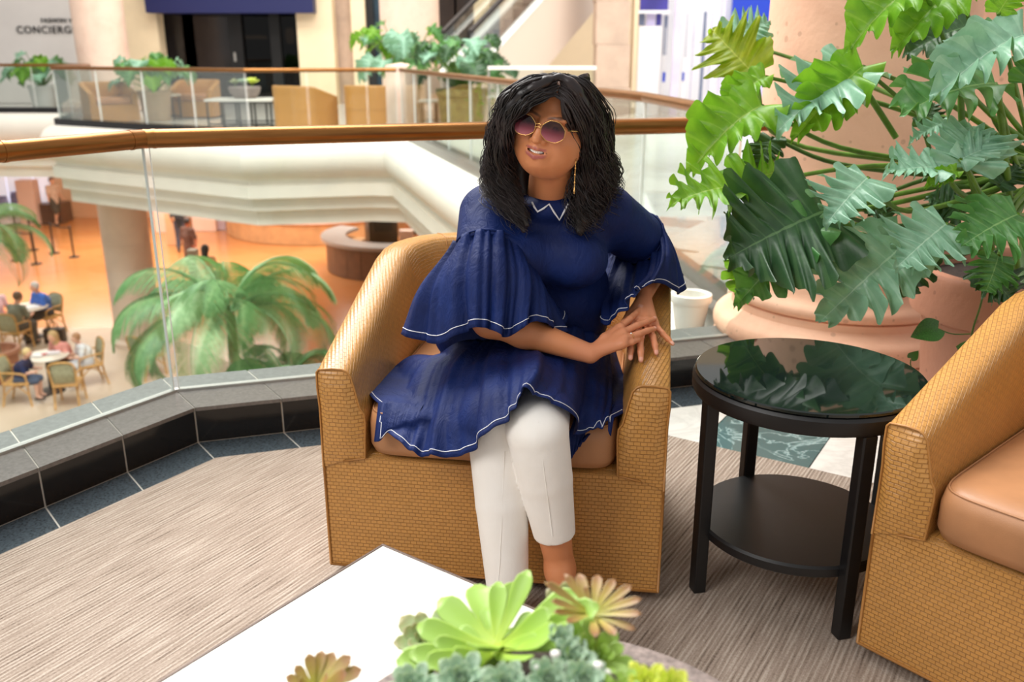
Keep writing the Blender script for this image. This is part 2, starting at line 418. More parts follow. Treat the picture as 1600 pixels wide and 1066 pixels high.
# ------------------------------------------------------------------ near stone column
cx, cy = 1.53, 4.02
colm = thing('column', 'big pitted pink stone column behind the philodendron', 'column', (cx, cy, 0), kind='structure')
sh = MB(); sh.lathe([(.44, .385), (.43, .42), (.425, .9), (.42, 2.6), (.42, 3.4)], (cx, cy, 0), 48)
part('shaft', sh, M_column, colm, 40)
part('base_moulding', MB().lathe([(r_, z_*.84) for r_, z_ in [(.0, 0), (.565, 0), (.565, .12), (.55, .14)]+[(.53+.04*math.cos(a), .205+.065*math.sin(a)) for a in np.linspace(-PI/2, PI/2, 8)]+[(.52, .28), (.49, .31), (.485, .345)]+[(.47+.03*math.cos(a), .385+.035*math.sin(a)) for a in np.linspace(-PI/2, PI/2, 6)]+[(.455, .43), (.445, .45), (.44, .47)]], (cx, cy, 0), 48), M_column, colm, 40)

tag(part('wall_right', MB().box((4.2, 5.6, 2.2), (3.6, .3, 4.5)), M_column), 'pink stone wall behind the philodendron at the right picture edge', 'wall', kind='structure')
# ------------------------------------------------------------------ furniture of the near lounge
def weave_mat(name, base, dark, lite):
    a = NT(name); tc = a.t.nodes.new('ShaderNodeTexCoord')
    br = a.t.nodes.new('ShaderNodeTexBrick'); a.l(tc.outputs['UV'], br.inputs['Vector']); br.offset = .5
    br.inputs['Scale'].default_value = 1; br.inputs['Brick Width'].default_value = .0165; br.inputs['Row Height'].default_value = .0105
    br.inputs['Mortar Size'].default_value = .0011; br.inputs['Mortar Smooth'].default_value = .7
    br.inputs['Color1'].default_value = lin(base); br.inputs['Color2'].default_value = lin(tuple(x*.93 for x in base)); br.inputs['Mortar'].default_value = lin(dark)
    f = a.noise(tc.outputs['Object'], 3, 3)
    a.l(a.mixc(a.math('MULTIPLY', f, .3), br.outputs[0], lite), a.b.inputs['Base Color'])
    # the strips bow up in the middle of each cell
    wv = a.t.nodes.new('ShaderNodeSeparateXYZ'); a.l(tc.outputs['UV'], wv.inputs[0])
    rip = a.math('SINE', a.math('MULTIPLY', wv.outputs[1], 2*PI/.0105))
    hh = a.math('ADD', a.math('MULTIPLY', a.math('SUBTRACT', 1.0, br.outputs['Fac']), 1.0), a.math('MULTIPLY', rip, .22))
    a.bump(hh, .75, .0016); a.b.inputs['Roughness'].default_value = .3; a.b.inputs['Specular IOR Level'].default_value = .6
    MATS[name] = a.m; return a.m
M_weave = weave_mat('woven_tan_leather', (198, 142, 72), (160, 108, 50), (208, 154, 86))
M_cushion = mat('smooth_tan_leather', (178, 126, 86), .4, var=.07, vscale=6, bump=.12, bscale=500)
M_piping = mat('piping_leather', (176, 122, 62), .4)
M_darkwood = mat('dark_wood', (40, 26, 20), .5)
M_blackmetal = mat('black_metal', (21, 20, 21), .42, var=.12, vscale=40)
W_, D_, T_ = .885, .83, .118                          # armchair width, depth, arm thickness
def arm_top(y):                                        # y: 0 at the front, D_ at the back
    x = min(1, y/.60); return .60+.195*x if y < .60 else .795+.008*min(1, (y-.60)/.1)
def make_armchair(label, loc, rz):
    root = thing('armchair', label, 'armchair', loc, rz, 'woven tan club chairs of the near lounge')
    hw, yf, yb, R = W_/2, -D_/2, D_/2, .30
    def upath(off, n=9):
        """U-shaped plan path (front left, round the back, to front right), moved inwards by off; returns points and arc lengths"""
        P = []; r = R-off; x = hw-off; b = yb-off
        for t in np.linspace(0, 1, 9): P.append((-x, yf+(b-r-yf)*t))
        for a in np.linspace(0, PI/2, n)[1:]: P.append((-x+r-r*math.cos(a), b-r+r*math.sin(a)))
        for t in np.linspace(0, 1, 6)[1:-1]: P.append((-x+r+(2*x-2*r)*t, b))
        for a in np.linspace(0, PI/2, n): P.append((x-r+r*math.sin(a), b-r+r*math.cos(a)))
        for t in np.linspace(0, 1, 9)[1:]: P.append((x, b-r+(yf-(b-r))*t))
        return np.array(P)
    # plinth body: full-width panels below the seat
    n0 = upath(0); base = MB()
    s = np.concatenate([[0], np.cumsum(np.linalg.norm(np.diff(n0, axis=0), axis=1))])
    zs = [.03, .036, .2, .37]
    base.grid([[(x*(1-.0), y, z) for z in zs] for x, y in n0], uv=lambda i, j: (s[i], zs[j]), flip=True)
    fx = np.linspace(-hw, hw, 9); fz = [.03, .12, .24, .36]
    base.grid([[(x, yf-.004*math.sin(PI*(x+hw)/W_), z) for z in fz] for x in fx], uv=lambda i, j: (fx[i], fz[j]))
    base.grid([[(x, yf-.004*math.sin(PI*(x+hw)/W_)+(.012 if q == 1 else .2 if q == 2 else 0), .36+(.008 if q == 1 else .012 if q == 2 else 0)) for q in range(3)] for x in fx], uv=lambda i, j: (fx[i], .36+j*.05))
    base.add([tuple(p)+(.03,) for p in n0], [tuple(range(len(n0)))])
    part('base', base, M_weave, root, 50, world=False)
    # arm and back band with rounded top
    prof = [(0, 'b'), (0, .30), (0, .6), (0, .9), (.0, -1)]
    band = MB(); rows = []; uvs = []
    outer, inner = upath(0), upath(T_)
    mid = upath(T_/2); sm = np.concatenate([[0], np.cumsum(np.linalg.norm(np.diff(mid, axis=0), axis=1))])
    for k in range(len(outer)):
        o, i_ = outer[k], inner[k]; zt = arm_top(mid[k][1]-yf); row = []; ul = []; l = 0; last = None
        lst = [(0, .362), (0, .45), (0, zt-.10), (-.003, zt-.05), (-.002, zt-.008), (.004, zt), (.04, zt+.004), (.066, zt+.003), (.078, zt-.002), (.088, zt-.014), (.096, zt-.045), (.108, zt-.10), (.118, max(.485, zt-.18)), (T_+.002, .46), (T_-.002, .362)]
        for d, z in lst:
            p = np.array((o[0]+(i_[0]-o[0])*d/T_, o[1]+(i_[1]-o[1])*d/T_, z))
            if last is not None: l += np.linalg.norm(p-last)
            last = p; row.append(tuple(p)); ul.append((sm[k], l))
        rows.append(row); uvs.append(ul)
    band.grid(rows, uv=lambda i, j: uvs[i][j], flip=True)
    part('arm_and_back', band, M_weave, root, 60, world=False)
    for k in (0, -1):                                  # padded front face of each arm, puffing out a little
        r = [np.array(p) for p in rows[k]]; r[0] = r[0]+np.array((0, -.004, -.034)); r[-1] = r[-1]+np.array((0, -.004, .0)); mid_ = (r[0]+r[-1])/2+np.array((0, -.003, .006)); r.append(mid_); c = sum(r[:-1])/(len(r)-1); c = c+np.array((0, -.014, 0)); m = MB()
        V = [tuple(p) for p in r]+[tuple(.55*p+.45*c+np.array((0, -.012, 0))) for p in r]+[tuple(c)]; n = len(r)
        Fq = []
        for j in range(n-1): Fq += [(j, j+1, n+j+1, n+j), (n+j, n+j+1, 2*n)]
        Fq += [(n-1, 0, n, 2*n-1), (2*n-1, n, 2*n)]
        if k == 0: Fq = [f[::-1] for f in Fq]
        m.add(V, Fq, [[(V[i][0], V[i][2]) for i in f] for f in Fq]); part('arm_front', m, M_weave, root, 60, world=False)
        pp = MB().tube([tuple(p+np.array((0, -.003, 0))) for p in r], .0028, 6); part('piping', pp, M_piping, root, 180, world=False)
    # top roll seams where arms meet the back, outer piping along the base
    for sx in (-1, 1):
        part('piping', MB().tube([(sx*hw, yf-.002, .034), (sx*hw, yf-.002, .362)], .0035, 6), M_piping, root, 180, world=False)
    part('piping', MB().tube([(-hw, yf-.002, .034), (0, yf-.006, .034), (hw, yf-.002, .034)]+[(hw, y, .034) for y in np.linspace(yf, yb-R, 4)[1:]], .0035, 6), M_piping, root, 180, world=False)
    for k in (13, -14):
        j = k if k > 0 else len(rows)+k
        part('seam', MB().tube([tuple(np.array(p)+np.array((0, 0, .0005))) for p in rows[j][2:12]], .0022, 6), M_piping, root, 180, world=False)
    # seat cushion
    cu = MB(); cw = W_-2*T_-.012; y0, y1 = yf-.012, yb-T_-.02; n = 14; rows2 = []
    def sq(t): return np.sign(t)*abs(t)**.18
    for z, g in ((.372, .0), (.378, .014), (.40, .022), (.455, .022), (.485, .016), (.497, .0), (.502, -.04), (.506, -.14)):
        ring = []
        for a in np.linspace(0, 2*PI, 57)[:-1]:
            x = sq(math.cos(a))*(cw/2+g-.014); y = (y0+y1)/2+sq(math.sin(a))*((y1-y0)/2+g-.014); ring.append((x, y, z))
        rows2.append(ring)
    cu.grid(rows2, cv=True, flip=True); o = len(cu.v); cu.add(rows2[-1], [tuple(range(56))])
    cob = part('seat_cushion', cu, M_cushion, root, 60, world=False, label='smooth brown leather seat cushion')
    seam = [(p[0], p[1], .4895) for p in [((sq(math.cos(a))*(cw/2-.0015)), (y0+y1)/2+sq(math.sin(a))*((y1-y0)/2-.0015)) for a in np.linspace(0, 2*PI, 57)[:-1]]]
    part('cushion_seam', MB().tube(seam, .0025, 5, closed=True), M_cushion, cob, 180, world=False)
    for sx in (-1, 1):
        for sy in (-1, 1):
            part('foot', MB().box((sx*(hw-.11), sy*(D_/2-.13), .0215), (.07, .07, .019), bev=.004), M_darkwood, root, world=False)
    return root
CH1 = (.005, 2.475, .012); RZ1 = math.radians(-8.8)
chair = make_armchair('tan woven leather club chair the woman sits in', CH1, RZ1)
# right-hand chair: front-left corner at (.81,1.80), facing lower left
rz2 = math.radians(-48.6); c2, s2 = math.cos(rz2), math.sin(rz2)
fl_ = (.822, 1.79); lx_, ly_ = -W_/2, -D_/2
chair2 = make_armchair('tan woven leather club chair cut off at the right, empty', (fl_[0]-(lx_*c2-ly_*s2), fl_[1]-(lx_*s2+ly_*c2), .012), rz2)

# ------------------------------------------------------------------ round side table with a glass top and a lower shelf
M_tabletop = mat('black_stone_top', (16, 24, 22), .08, spec=.5)
M_gtop = mat('dark_green_glass', (15, 25, 23), .03, spec=.6, coat=.3)
stx, sty = .75, 2.115
st = thing('side_table', 'round black metal side table with dark green glass top between the chairs', 'side table', (stx, sty, .012))
part('top_ring', MB().lathe([(0, .55), (.27, .55), (.283, .556), (.287, .565), (.287, .592), (.28, .599), (.0, .6)], (stx, sty, 0), 64), M_blackmetal, st, 40)
part('glass_top', MB().lathe([(0, .6), (.277, .6), (.281, .603), (.281, .609), (.278, .612), (0, .612)], (stx, sty, 0), 64), M_gtop, st, 40, label='dark green tinted glass top')
ang0 = math.atan2(-.2, .32)+PI/4*0
part('shelf', MB().lathe([(0, .17), (.245, .17), (.252, .176), (.252, .196), (.246, .202), (0, .202)], (stx, sty, 0), 56), M_blackmetal, st, 40)
for k in range(4):
    a = math.radians(-32+45+90*k); x, y = stx+math.cos(a)*.262, sty+math.sin(a)*.262
    part('leg', MB().box((x, y, .283), (.034, .036, .541), rz=a, bev=.004), M_blackmetal, st)

# ------------------------------------------------------------------ low white coffee table
M_white_top = mat('white_stone_top', (232, 228, 218), .3, var=.012, vscale=3)
M_edge = mat('bronze_edge', (84, 66, 56), .4, .3)
tc0 = V2(-.265, 1.607); tu, tw = V2(.811, -.585), V2(-.585, -.811); TL, TW = 1.3, 1.02; ta = math.atan2(tu[1], tu[0])
tcn = tc0+tu*TL/2+tw*TW/2
ct = thing('coffee_table', 'low white-topped coffee table with a thin dark metal edge', 'coffee table', tuple(tcn)+(.012,))
def slab(mb, c, d, rz, bev): mb.box(c, d, rz=rz, bev=bev); return mb
part('table_top', slab(MB(), tuple(tcn)+(.408,), (TL-.012, TW-.012, .026), ta, .002), M_white_top, ct)
eb = MB()
for sgn in (-1, 1):
    p = tcn+tw*sgn*(TW/2-.003); part('edge_strip', slab(MB(), tuple(p)+(.4065,), (TL, .0055, .03), ta, .001), M_edge, ct)
    p = tcn+tu*sgn*(TL/2-.003); part('edge_strip', slab(MB(), tuple(p)+(.4065,), (.0055, TW-.012, .03), ta, .001), M_edge, ct)
for su in (-1, 1):
    for sw in (-1, 1):
        p = tcn+tu*su*(TL/2-.03)+tw*sw*(TW/2-.03); part('leg', slab(MB(), tuple(p)+(.202,), (.03, .03, .38), ta, .002), M_blackmetal, ct)

# ------------------------------------------------------------------ grey bowl on the coffee table
M_granite = mat('speckled_grey_stone', (134, 120, 114), .7, var=.22, vscale=70, bump=.4, bscale=120)
M_soil = mat('dark_soil', (46, 36, 30), .95, var=.3, vscale=60, bump=.8, bscale=90)
bx, by, bz = .05, .80, .421
bowl = thing('planter_bowl', 'wide speckled grey stone bowl of succulents on the white table', 'bowl', (bx, by, bz))
part('bowl_body', MB().lathe([(0, .0), (.17, .0), (.2, .012), (.255, .06), (.30, .115), (.312, .135), (.312, .145), (.306, .15), (.272, .15), (.266, .143), (.26, .115), (.0, .105)], (bx, by, bz), 64), M_granite, bowl, 40)
sm_ = part('soil', MB().lathe([(0, .128), (.12, .126), (.26, .118), (.262, .112), (0, .108)], (bx, by, bz), 40), M_soil, bowl, 180, label='dark potting soil')
# ------------------------------------------------------------------ white pots on the floor beyond the kerb
M_whitepot = mat('white_ceramic', (240, 238, 232), .35)
for nme, lb, (px, py), sc in (('white_pot', 'white lipped ceramic pot behind the right arm of the chair', tuple(atz(1076, 522, 0))[:2], .88), ('white_pot', 'white ceramic pot half hidden by leaves beside the pink column', (1.33, 4.86), 1.1)):
    p_ = thing(nme, lb, 'pot', (px, py, .0), group='white pots beyond the kerb')
    part('pot_body', MB().lathe([(0, 0), (.07*sc, 0), (.078*sc, .01), (.1*sc, .15*sc), (.105*sc, .2*sc), (.093*sc, .2*sc), (.085*sc, .1*sc), (0, .09*sc)], (px, py, 0), 32), M_whitepot, p_, 40)
    part('rim', MB().lathe([(.1*sc, .195*sc), (.118*sc, .2*sc), (.122*sc, .215*sc), (.118*sc, .245*sc), (.1*sc, .25*sc), (.09*sc, .24*sc), (.092*sc, .19*sc)], (px, py, 0), 32), M_whitepot, p_, 40)
# ------------------------------------------------------------------ signed-distance modelling (one continuous surface from joined, tapered shapes)
class SDF:
    def __init__(s): s.p = []
    def _add(s, fn, lo, hi, k, op): s.p.append((fn, np.array(lo)-k-.008, np.array(hi)+k+.008, k, op)); return s
    def cap(s, a, b, ra, rb=None, k=.02, op='u', clip=None):
        a, b = np.array(a, float), np.array(b, float); rb = ra if rb is None else rb; ba = b-a; q = max(1e-9, ba @ ba)
        def fn(P):
            pa = P-a; t = np.clip((pa @ ba)/q, 0, 1); d = np.linalg.norm(pa-t[..., None]*ba, axis=-1)-(ra+(rb-ra)*t)
            return d if clip is None else np.maximum(d, (P-clip[0]) @ clip[1])
        m = max(ra, rb); return s._add(fn, np.minimum(a, b)-m, np.maximum(a, b)+m, k, op)
    def chain(s, pts, rs, k=.02, op='u', clip=None):
        for a, b, r, q in zip(pts, pts[1:], rs, rs[1:]): s.cap(a, b, r, q, k, op, clip)
        return s
    def ell(s, c, r, R=None, k=.02, op='u'):
        c, r = np.array(c, float), np.array(r, float); Rm = None if R is None else np.array(R)
        def fn(P):
            q = P-c
            if Rm is not None: q = q @ Rm
            k0 = np.linalg.norm(q/r, axis=-1); k1 = np.linalg.norm(q/(r*r), axis=-1)+1e-9; return k0*(k0-1)/k1
        m = r if Rm is None else np.array([r.max()]*3); return s._add(fn, c-m, c+m, k, op)
    def plane(s, p, n, lo, hi, k=.004):
        """cut away everything on the side the normal points to, inside the box lo..hi"""
        p, n = np.array(p, float), nrm(np.array(n, float)); return s._add(lambda P: -((P-p) @ n), lo, hi, k, 's')
    def ev(s, P):
        D = np.full(P.shape[:-1], 1.0, np.float32)
        for fn, lo, hi, k, op in s.p:
            m = np.all((P > lo) & (P < hi), axis=-1)
            if m.any(): D[m] = s.comb(D[m], fn(P[m]), k, op)
        return D
    @staticmethod
    def comb(a, d, k, op):
        if op == 's':
            d = -d; h = np.clip(.5-.5*(a-d)/k, 0, 1); return a+(d-a)*h+k*h*(1-h)
        h = np.clip(.5+.5*(a-d)/k, 0, 1); return a+(d-a)*h-k*h*(1-h)
    def mesh(s, h, n=56):
        lo = np.min([p[1] for p in s.p if p[4] == 'u'], axis=0)-2*h; hi = np.max([p[2] for p in s.p if p[4] == 'u'], axis=0)+2*h
        dim = np.ceil((hi-lo)/h).astype(int)+2; keys, pos, quads = [], [], []
        def gid(i, j, k): return (i.astype(np.int64)*dim[1]+j)*dim[2]+k
        for ci in range(0, dim[0], n):
            for cj in range(0, dim[1], n):
                for ck in range(0, dim[2], n):
                    o = np.array((ci, cj, ck))-1; sz = np.minimum(n+2, dim-o+1)
                    b0, b1 = lo+o*h, lo+(o+sz)*h
                    pr = [p for p in s.p if np.all(p[1] < b1) and np.all(p[2] > b0)]
                    if not any(p[4] == 'u' for p in pr): continue
                    ax = [lo[a]+(o[a]+np.arange(sz[a]))*h for a in range(3)]
                    D = np.full(tuple(sz), 1.0, np.float32)
                    for fn, l, u, k, op in pr:
                        sl = tuple(slice(np.searchsorted(ax[a], l[a]), np.searchsorted(ax[a], u[a])) for a in range(3))
                        if any(q.stop <= q.start for q in sl): continue
                        P = np.stack(np.meshgrid(*[ax[a][sl[a]] for a in range(3)], indexing='ij'), -1)
                        D[sl] = s.comb(D[sl], fn(P), k, op)
                    I = D < 0
                    if not I.any() or I.all(): continue
                    cs = np.zeros(tuple(x-1 for x in D.shape), np.int8)
                    for a in (0, 1):
                        for b in (0, 1):
                            for c in (0, 1): cs += I[a:a+cs.shape[0], b:b+cs.shape[1], c:c+cs.shape[2]]
                    ii = np.argwhere((cs > 0) & (cs < 8))
                    acc = np.zeros((len(ii), 3)); cnt = np.zeros(len(ii))
                    for a in range(3):
                        oth = [q for q in range(3) if q != a]
                        for e in ((0, 0), (0, 1), (1, 0), (1, 1)):
                            p0 = ii.copy(); p0[:, oth[0]] += e[0]; p0[:, oth[1]] += e[1]; p1 = p0.copy(); p1[:, a] += 1
                            d0, d1 = D[tuple(p0.T)], D[tuple(p1.T)]; x = (d0 < 0) != (d1 < 0)
                            t = d0/np.where(x, d0-d1, 1); q = p0.astype(float); q[:, a] += t; acc[x] += q[x]; cnt[x] += 1
                    g = ii+o; keys.append(gid(*g.T)); pos.append(lo+(o+acc/cnt[:, None])*h)
                    for a in range(3):
                        u_, v_ = (a+1) % 3, (a+2) % 3
                        sA = [slice(1, None)]*3; sA[a] = slice(0, -1); sB = [slice(1, None)]*3; A_ = I[tuple(sA)]; B_ = I[tuple(sB)]
                        x = np.argwhere(A_ != B_); 
                        if not len(x): continue
                        x[:, u_] += 1; x[:, v_] += 1
                        ok = (x[:, u_] < D.shape[u_]-1) & (x[:, v_] < D.shape[v_]-1) & (x[:, a] >= 1) & (x[:, a] < D.shape[a]-1)
                        x = x[ok]; inn = I[tuple(x.T)]
                        def cell(du, dv):
                            y = x.copy(); y[:, u_] -= du; y[:, v_] -= dv; return gid(*(y+o).T)
                        q = np.stack([cell(1, 1), cell(0, 1), cell(0, 0), cell(1, 0)], 1)
                        q[~inn] = q[~inn][:, ::-1]; quads.append(q)
        keys = np.concatenate(keys); pos = np.concatenate(pos); quads = np.concatenate(quads)
        uk, idx = np.unique(keys, return_index=True); V = pos[idx]
        f = np.searchsorted(uk, quads); f = np.clip(f, 0, len(uk)-1); ok = np.all(uk[f] == quads, axis=1)
        return V, f[ok]
def relax(V, Fq, it=2, lam=.5):
    for _ in range(it):
        a = np.zeros_like(V); c = np.zeros(len(V))
        for i in range(4):
            for j in (1, 3):
                np.add.at(a, Fq[:, i], V[Fq[:, (i+j) % 4]]); np.add.at(c, Fq[:, i], 1)
        V = V+lam*(a/np.maximum(c, 1)[:, None]-V)
    return V
def np_mesh(name, V, Fq, m, colors=None):
    me = bpy.data.meshes.new(name); me.from_pydata(V.tolist(), [], Fq.tolist()); me.materials.append(m)
    me.polygons.foreach_set('use_smooth', [True]*len(me.polygons))
    if colors is not None:
        c = me.color_attributes.new('tint', 'FLOAT_COLOR', 'POINT'); c.data.foreach_set('color', np.concatenate([colors, np.ones((len(V), 1))], 1).ravel())
    return me

# ------------------------------------------------------------------ the seated woman
def skin_mat():
    a = NT('skin'); b = a.b; at_ = a.t.nodes.new('ShaderNodeAttribute'); at_.attribute_name = 'tint'
    f = a.noise(a.coords('Object'), 60, 4)
    a.l(a.mixc(a.math('MULTIPLY', f, .18), at_.outputs['Color'], (214, 140, 98)), b.inputs['Base Color'])
    b.inputs['Roughness'].default_value = .44; b.inputs['Subsurface Weight'].default_value = .12; b.inputs['Subsurface Radius'].default_value = (.012, .005, .003); b.inputs['Subsurface Scale'].default_value = .6
    a.bump(a.noise(a.coords('Object'), 500, 2), .06, .002); MATS['skin'] = a.m; return a.m
M_skin = skin_mat()
def cloth_mat(name, base, lite, rough=.7, fold=0):
    a = NT(name); co = a.coords('Object'); f = a.noise(co, 9, 4)
    a.l(a.ramp(f, ((.3, base), (.75, lite))), a.b.inputs['Base Color']); a.b.inputs['Roughness'].default_value = rough
    a.b.inputs['Specular IOR Level'].default_value = .22
    h = a.math('ADD', a.math('MULTIPLY', a.noise(a.coords('Object', (1.6, 1.6, .8)), 15, 4, .6, 1.2), 1.5), a.math('MULTIPLY', a.noise(co, 700, 2), .05))
    a.bump(h, .3 if fold == 0 else fold, .014); MATS[name] = a.m; return a.m
M_navy = cloth_mat('navy_cotton', (11, 25, 70), (18, 40, 98), .62)
M_cream = cloth_mat('ivory_twill', (250, 245, 238), (255, 252, 248), .75, .06)
M_stitch = mat('white_stitching', (226, 226, 232), .7)
M_gold = mat('gold_metal', (226, 178, 110), .22, 1)
def hair_mat():
    a = NT('black_hair'); a.b.inputs['Base Color'].default_value = lin((34, 27, 28)); a.b.inputs['Roughness'].default_value = .36
    a.b.inputs['Specular IOR Level'].default_value = .5; a.b.inputs['Anisotropic'].default_value = .5
    a.l(a.ramp(a.noise(a.coords('Object'), 14, 4), ((.35, (20, 16, 17)), (.75, (52, 40, 40)))), a.b.inputs['Base Color']); MATS['black_hair'] = a.m; return a.m
M_hair = hair_mat()
wom = thing('person', 'seated woman in a navy bell-sleeved tunic, ivory trousers and tinted sunglasses', 'person', (.05, 1.95, .012))
def arr(*l): return [np.array(p, float) for p in l]
HO = np.array(at(869, 195, 2.14))                                    # head origin: centre of the skull at eye level
HR = np.array(Matrix.Rotation(math.radians(13), 3, 'Y') @ Matrix.Rotation(math.radians(-22), 3, 'Z') @ Matrix.Rotation(math.radians(2), 3, 'X'))
def hp(x, y, z): return HO+HR @ np.array((x, y, z if z > 0 else z*.86))
def arm_z(Y): return .612+.325*(Y-1.99)                              # top of the chair's right arm
def on_arm(u, v, h):
    Y = 2.15
    for _ in range(30): Y = Y+.6*((H-(arm_z(Y)+h))/((H-at(u, v, 1.0)[2]))-Y)
    return np.array(at(u, v, Y))
sL, sR = np.array((-.06, 2.31, .985)), np.array((.262, 2.31, .985))  # shoulders as seen from the camera
eL, eR = np.array(at(765, 500, 2.17)), np.array((.425, 2.53, .815))
wL, wR = np.array(at(922, 553, 2.09)), on_arm(1006, 458, .045)
hipL, hipR = np.array((-.11, 2.42, .565)), np.array((.10, 2.42, .565))
kL, kR = np.array((-.037, 1.985, .525)), np.array((.058, 1.895, .548))
aL, aR = np.array((-.012, 1.90, .14)), np.array((.118, 1.915, .175))
tL, tR = np.array((-.005, 1.79, .055)), np.array((.146, 1.80, .055))
B_ = SDF()
# torso, neck and limbs
B_.ell((-.005, 2.42, .575), (.16, .12, .10)).ell((.03, 2.38, .72), (.125, .10, .14), k=.05).ell((.09, 2.32, .90), (.14, .09, .14), k=.05)
B_.cap(sL+np.array((.03, 0, -.005)), sR-np.array((.03, 0, .005)), .05, k=.05)
B_.cap((.095, 2.275, 1.02), hp(.0, .035, -.10), .058, .052, k=.035)
B_.chain([sL, eL], [.058, .044]); B_.chain([sR, eR], [.058, .044])
B_.chain([eL, eL+(wL-eL)*.35, wL], [.042, .040, .0245]); B_.chain([eR, eR+(wR-eR)*.4, wR], [.044, .038, .0255])
B_.chain([hipL, kL, kL+(aL-kL)*.3, aL], [.08, .058, .055, .033]); B_.chain([hipR, kR, kR+(aR-kR)*.3, aR], [.08, .06, .056, .034])
for a_, t_, sx in ((aL, tL, -1), (aR, tR, 1)):                       # feet: heel, arch, ball and five toes
    heel = a_+np.array((-.004, .035, -.035)); ball = t_+np.array((0, .045, .008))
    B_.chain([a_, heel], [.033, .028]); B_.chain([a_+np.array((0, -.02, -.015)), ball], [.033, .024], k=.025); B_.cap(heel, ball, .022, .022, k=.02)
    for q in range(5):
        w_ = (q-2)*.0145*sx; B_.cap(ball+np.array((w_, -.005, -.004)), t_+np.array((w_*1.08, .008*abs(q-1), -.006)), .0105-.001*(q if sx < 0 else 4-q)*.5, k=.006)
# head and face (local frame: x to the photo's right, -y out of the face, z up, origin at eye level)
def he(c, r, k=.02, op='u'): B_.ell(hp(*c), r, HR, k, op)
def hc(pts, rs, k=.006, op='u'): B_.chain([hp(*p) for p in pts], rs, k, op)
he((0, .012, .032), (.073, .095, .085)); he((0, -.028, -.034), (.066, .066, .076), .03)
for sx in (-1, 1):
    he((sx*.039, -.052, -.042), (.033, .034, .033), .03); he((sx*.029, -.083, .020), (.024, .012, .009), .012)
    he((sx*.054, -.02, -.062), (.02, .035, .03), .03); he((sx*.042, -.071, -.033), (.020, .018, .016), .016)
he((0, -.045, -.084), (.057, .043, .036), .03); he((0, -.080, -.096), (.020, .016, .015), .02); he((0, -.018, -.108), (.046, .052, .028), .03)
for sx in (-1, 1): he((sx*.032, -.106, -.004), (.015, .014, .011), .012, 's')
for sx in (-1, 1): he((sx*.032, -.0835, -.004), (.013, .013, .012), .004)
hc([(0, -.092, .008), (0, -.104, -.012), (0, -.115, -.034)], [.0085, .0095, .0115], .012)
for sx in (-1, 1): he((sx*.0125, -.1015, -.0385), (.0088, .010, .0075), .006)
for sx in (-1, 1): he((sx*.0075, -.108, -.0455), (.0036, .005, .003), .003, 's')
he((0, -.090, -.066), (.027, .016, .020), .015)                     # muzzle under the lips
hc([(-.030, -.0865, -.0595), (-.015, -.1, -.067), (0, -.105, -.0695), (.015, -.1, -.067), (.030, -.0865, -.0595)], [.0018, .0046, .0056, .0046, .0018], .002, 's')             # parted smile
hc([(-.037, -.0775, -.0545), (-.018, -.0985, -.0600), (-.004, -.1045, -.0595), (0, -.104, -.0605), (.004, -.1045, -.0595), (.018, -.0985, -.0600), (.037, -.0775, -.0545)], [.0022, .0036, .0042, .0038, .0042, .0036, .0024], .003)
hc([(-.036, -.0785, -.0575), (-.018, -.0965, -.0765), (0, -.102, -.0835), (.018, -.0965, -.0765), (.036, -.0785, -.0575)], [.0024, .0042, .0048, .0042, .0024], .004)
for sx in (-1, 1):                                                   # smile folds and ears
    he((sx*.075, .012, -.012), (.010, .02, .032), .008)
# hands: a palm of four rays, four fingers and a thumb
def hand(w_, mcp, fingers, thumb, fr):
    for m in mcp: B_.cap(w_+(m-w_)*.1, m, .0155, .0112, k=.009)
    for a, b in zip(mcp, mcp[1:]): B_.cap(a+(w_-a)*.1, b+(w_-b)*.1, .0105, .0105, k=.006)
    for m in mcp: B_.ell(m+np.array((0, -.001, .002)), (.0108, .0108, .0105), k=.004)
    for m, f, r in zip(mcp, fingers, fr):
        pts = [m]+f; n = len(pts); B_.chain(pts, [r*1.1, r*1.02, r*.94, r*.74][:n], k=.0035)
    B_.chain(thumb, [.014, .0115, .0095, .0075], k=.006)
# her right hand (photo left), lying over the other one
P_ = lambda u, v, h: on_arm(u, v, h)
m1 = [P_(969, 512, .062), P_(973, 520, .064), P_(976, 529, .060), P_(974, 538, .052)]
f1 = [[P_(984, 499, .062), P_(993, 490, .056), P_(1000, 482, .050)], [P_(995, 509, .064), P_(1010, 503, .058), P_(1022.5, 498, .050)],
      [P_(998, 522, .058), P_(1011, 517, .052), P_(1023, 513.5, .044)], [P_(987, 535, .050), P_(996, 531, .046), P_(1004.5, 527, .040)]]
th1 = [wL+(m1[0]-wL)*.25, P_(945, 528, .050), P_(957, 518, .048), P_(965, 510, .046)]
# her left hand (photo right), spread on the chair arm
m2 = [P_(984, 510, .036), P_(997, 507, .038), P_(1011, 507, .036), P_(1023, 507, .030)]
f2 = [[P_(985, 533, .030), P_(985, 548, .020), P_(985, 560, .010)], [P_(1000, 533, .032), P_(1001, 550, .022), P_(1001.5, 563, .011)],
      [P_(1020, 526, .030), P_(1023.5, 540, .020), P_(1025.5, 552, .010)], [P_(1035, 521, .022), P_(1044, 530, .014), P_(1051, 537.5, .009)]]
th2 = [wR+(m2[0]-wR)*.3, P_(985, 490, .034), P_(975, 505, .028), P_(970, 518, .022)]
hand(wR, m2, f2, th2, (.0086, .0088, .0084, .0076))
hand(wL, m1, f1, th1, (.0086, .0088, .0083, .0075))
V, Fq = B_.mesh(.0027); V = relax(V, Fq, 1, .35)
